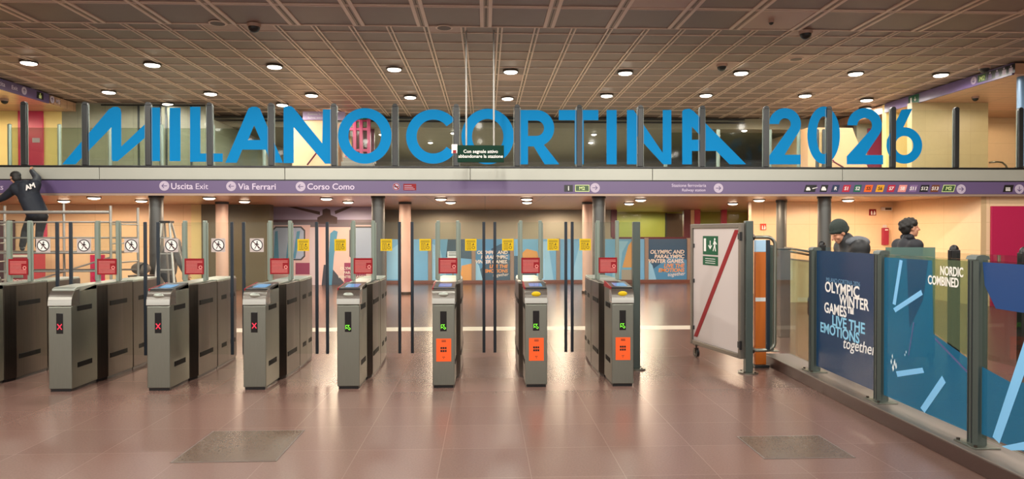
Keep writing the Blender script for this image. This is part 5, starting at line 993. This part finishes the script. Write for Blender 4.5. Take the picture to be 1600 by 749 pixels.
# --- worker on the scaffold, seen from behind
Yw = 13.62; zf = zp + 0.088
J = dict(head=V(24, 278, Yw + 0.12), neck=V(30, 290.5, Yw + 0.08), shL=V(24.5, 294.5, Yw), shR=V(55, 288.5, Yw + 0.02), elL=V(7, 308, Yw + 0.05), elR=V(58.5, 279, Yw + 0.22), haL=V(-12, 317, Yw + 0.1), haR=V(49.5, 267, Yw + 0.42),
         chest=V(46, 308, Yw), hip=V(58, 333, Yw - 0.06), hipL=V(51, 338, Yw - 0.04), hipR=V(66, 338, Yw - 0.08), knL=V(40, 361, Yw + 0.12), knR=V(62, 362, Yw + 0.02), ftL=V(35, 382, Yw - 0.02), ftR=V(60, 382, Yw - 0.12), look=(-0.75, 0.5, -0.35), toe=(-0.5, 0.86, 0))
for k in ('ftL', 'ftR'): J[k].z = zf
t1, o1 = person('person in dark navy workwear reaching up from the scaffold platform', J, (-0.25, 0.97, 0), JNAVY, TRS, girth=1.12, curlR=1.1, palmR=(0, 0.9, 0.2))
r, f, u = basis((-0.75, 0.5, -0.2)); c = J['head']; R = Matrix((r, f, u)).transposed()
blob('hair', [('e', c + u * 0.045 - f * 0.02, (.09, .105, .085), R), ('e', c - f * 0.05 - u * 0.02, (.08, .07, .085), R)], HAIR, t1, o1, 0.01, 2)
q = (J['shL'] + J['shR']) / 2 * 0.6 + J['chest'] * 0.4; rr_ = Vector((1, 0, 0.12)).normalized()
b = MB(); b.M = Matrix.Translation(V(41, 297.5, Yw - 0.165)) @ Matrix.Rotation(-0.32, 4, 'Y') ; b.text('AM', 0, 0, 0, 0.13, WHITE, bold=0.03, depth=0.004); b.build('back_print', t1, o1)
# --- person in beanie walking left behind the fence
Yp = 8.35; pc = V(1318, 363, Yp); X0 = pc.x
J = dict(head=(X0 - 0.06, Yp, 1.585), neck=(X0 + 0.05, Yp, 1.49), shL=(X0 + 0.1, Yp - 0.2, 1.40), shR=(X0 + 0.1, Yp + 0.2, 1.40), elL=(X0 + 0.06, Yp - 0.27, 1.10), elR=(X0 + 0.08, Yp + 0.27, 1.10), haL=(X0 - 0.12, Yp - 0.22, 0.93), haR=(X0 - 0.1, Yp + 0.2, 0.93),
         chest=(X0 + 0.12, Yp, 1.22), hip=(X0 + 0.1, Yp, 0.93), hipL=(X0 + 0.1, Yp - 0.09, 0.9), hipR=(X0 + 0.1, Yp + 0.09, 0.9), knL=(X0 - 0.04, Yp - 0.1, 0.5), knR=(X0 + 0.1, Yp + 0.1, 0.48), ftL=(X0 - 0.08, Yp - 0.1, 0.088), ftR=(X0 + 0.3, Yp + 0.1, 0.088), look=(-0.85, -0.15, -0.5))
t2, o2 = person('person in a dark knitted beanie and black padded jacket looking down, walking left', J, (-1, 0, 0), PUFF, TRS, girth=1.22)
r, f, u = basis((-0.85, -0.15, -0.42)); c = Vector(J['head']); R = Matrix((r, f, u)).transposed()
blob('beanie', [('e', c + u * 0.065 - f * 0.025, (.1, .118, .108), R), ('e', c + u * 0.022 - f * 0.045, (.1, .1, .065), R), ('e', c + u * 0.045 + f * 0.02, (.092, .085, .04), R)], BEAN, t2, o2, 0.009, 2)
blob('hood', [('e', Vector((X0 + 0.17, Yp - 0.02, 1.475)), (.13, .16, .075)), ('e', Vector((X0 + 0.08, Yp - 0.1, 1.48)), (.11, .07, .06))], HOOD, t2, o2, 0.012, 3)
# bag carried in front
bc = V(1258, 478, Yp - 0.1); t = thing('shoulder_bag', 'black bag held low in front of the walker in the beanie', 'bag', (J['haL'][0] - 0.02, bc.y, bc.z)); O = t.location
x0 = bc.x + 0.0; b = MB(); b.box(x0, X0 - 0.29, Yp - 0.30, Yp - 0.12, bc.z - 0.13, bc.z + 0.13, BAGM, 0.05, 4); b.build('pouch', t, O)
b = MB(); xm_ = (x0 + X0 - 0.29) / 2; b.tube([(xm_ - 0.08, Yp - 0.21, bc.z + 0.12), (xm_ - 0.05, Yp - 0.215, bc.z + 0.2), (J['haL'][0] - 0.02, Yp - 0.22, 0.86), (J['haL'][0] + 0.02, Yp - 0.22, 0.85), (xm_ + 0.09, Yp - 0.21, bc.z + 0.12)], 0.012, BAGM, 8); b.build('strap', t, O)
# --- dark-haired person facing right
Yq = 8.8; pc = V(1420, 360, Yq); X0 = pc.x
J = dict(head=(X0 + 0.02, Yq, 1.645), neck=(X0 - 0.01, Yq, 1.50), shL=(X0 - 0.02, Yq + 0.18, 1.42), shR=(X0 - 0.02, Yq - 0.18, 1.42), elL=(X0 - 0.05, Yq + 0.24, 1.13), elR=(X0 - 0.05, Yq - 0.24, 1.13), haL=(X0 + 0.05, Yq + 0.22, 0.9), haR=(X0 + 0.05, Yq - 0.22, 0.9),
         chest=(X0 - 0.02, Yq, 1.24), hip=(X0 - 0.02, Yq, 0.95), hipL=(X0 - 0.02, Yq + 0.09, 0.92), hipR=(X0 - 0.02, Yq - 0.09, 0.92), knL=(X0 + 0.06, Yq + 0.1, 0.5), knR=(X0 - 0.0, Yq - 0.1, 0.5), ftL=(X0 + 0.06, Yq + 0.1, 0.088), ftR=(X0 - 0.14, Yq - 0.1, 0.088), look=(0.97, -0.05, 0.1))
t3, o3_ = person('person with thick black hair and a dark collared jacket, facing right', J, (1, 0, 0), mat('dark_jacket', '#15161f', 0.65, 0, 0.15, 10), TRS, girth=0.98)
r, f, u = basis((0.97, -0.05, 0.1)); c = Vector(J['head']); R = Matrix((r, f, u)).transposed()
hp = [('e', c + u * 0.06 - f * 0.018, (.092, .112, .078), R), ('e', c - f * 0.065 + u * 0.005, (.085, .06, .09), R)]
for k in range(60):
    zz = 1 - 2 * (k + 0.5) / 60; aa = k * 2.39996; q = math.sqrt(1 - zz * zz); dx, dy = q * math.cos(aa), q * math.sin(aa)
    if zz < -0.55 or (dy > 0.35 and zz < 0.45) or (dy > 0.0 and zz < -0.1): continue
    s_ = 0.024 + 0.006 * math.sin(k * 5.1); hp.append(('e', c + r * (dx * 0.084) + f * (dy * 0.108 - 0.016) + u * (zz * 0.092 + 0.035), (s_, s_, s_)))
blob('hair', hp, HAIR, t3, o3_, 0.009, 1)
blob('collar', [('c', Vector((X0 + 0.07, Yq, 1.47)), Vector((X0 - 0.03, Yq + 0.06, 1.53)), 0.04, 0.045), ('c', Vector((X0 + 0.07, Yq, 1.47)), Vector((X0 - 0.03, Yq - 0.06, 1.53)), 0.04, 0.045)], MATS['dark_jacket'], t3, o3_, 0.012, 2)
# --- stooping worker behind the stepladder
Yv = 14.2; hd = V(283, 400, Yv); hp_ = V(262, 424, Yv)
J = dict(head=hd, neck=V(278, 388, Yv), shL=V(273, 381, Yv + 0.18), shR=V(272, 382, Yv - 0.18), elL=V(284, 410, Yv + 0.22), elR=V(283, 412, Yv - 0.22), haL=V(291, 428, Yv + 0.12), haR=V(291, 430, Yv - 0.12), chest=V(266, 395, Yv), hip=hp_, hipL=hp_ + Vector((0, 0.09, -0.04)), hipR=hp_ + Vector((0, -0.09, -0.04)),
         knL=V(272, 452, Yv + 0.1), knR=V(270, 452, Yv - 0.1), ftL=V(264, 470, Yv + 0.1), ftR=V(260, 470, Yv - 0.1), look=(0.8, 0, -0.6))
for k in ('ftL', 'ftR'): J[k].z = 0.088
for k in ('knL', 'knR'): J[k].z = 0.46
t4, o4 = person('person in a grey work jacket stooping behind the stepladder', J, (1, 0, 0), GJ, TRS, girth=1.15)
r, f, u = basis((0.8, 0, -0.6)); R = Matrix((r, f, u)).transposed(); blob('cap', [('e', hd + u * 0.05 - f * 0.02, (.09, .11, .075), R), ('e', hd + u * 0.02 - f * 0.06, (.085, .06, .07), R)], HAIR, t4, o4, 0.01, 2)
# --- grey tool bag on a crate left of the ladder
Y0 = 14.25; c = V(221, 417, Y0); t = thing('work_trolley', 'steel trolley standing behind the gates, left of the stepladder', 'trolley', (c.x, Y0, 0)); O = t.location; zt_ = fz(428, Y0)
b = MB(); b.box(c.x - 0.2, c.x + 0.2, Y0 - 0.15, Y0 + 0.15, zt_ - 0.03, zt_, STEEL_D, 0.006); b.build('top_tray', t, O); b = MB(); b.box(c.x - 0.2, c.x + 0.2, Y0 - 0.15, Y0 + 0.15, 0.2, 0.23, STEEL_D, 0.006); b.build('lower_tray', t, O)
for sx in (-1, 1):
    for sy in (-1, 1): b = MB(); b.cyl((c.x + sx * 0.18, Y0 + sy * 0.13, 0.0), (c.x + sx * 0.18, Y0 + sy * 0.13, zt_ - 0.02), 0.014, STEEL, 10); b.build('leg', t, O)
t = thing('tool_bag', 'bulging grey tool bag with black straps lying on the trolley', 'bag', (c.x, Y0, zt_)); O = t.location
b = MB(); b.ball((c.x - 0.01, Y0, zt_ + 0.13), (0.19, 0.13, 0.128), mat('taupe_bag', '#7d7367', 0.8, 0, 0.15, 12), 28, 16); b.build('body', t, O)
b = MB(); b.tube([(c.x + 0.02, Y0 - 0.125, zt_ + 0.1), (c.x + 0.05, Y0 - 0.13, zt_ + 0.2), (c.x + 0.1, Y0 - 0.08, zt_ + 0.25), (c.x + 0.15, Y0 - 0.05, zt_ + 0.21)], 0.014, BLACK, 8); b.build('strap', t, O)
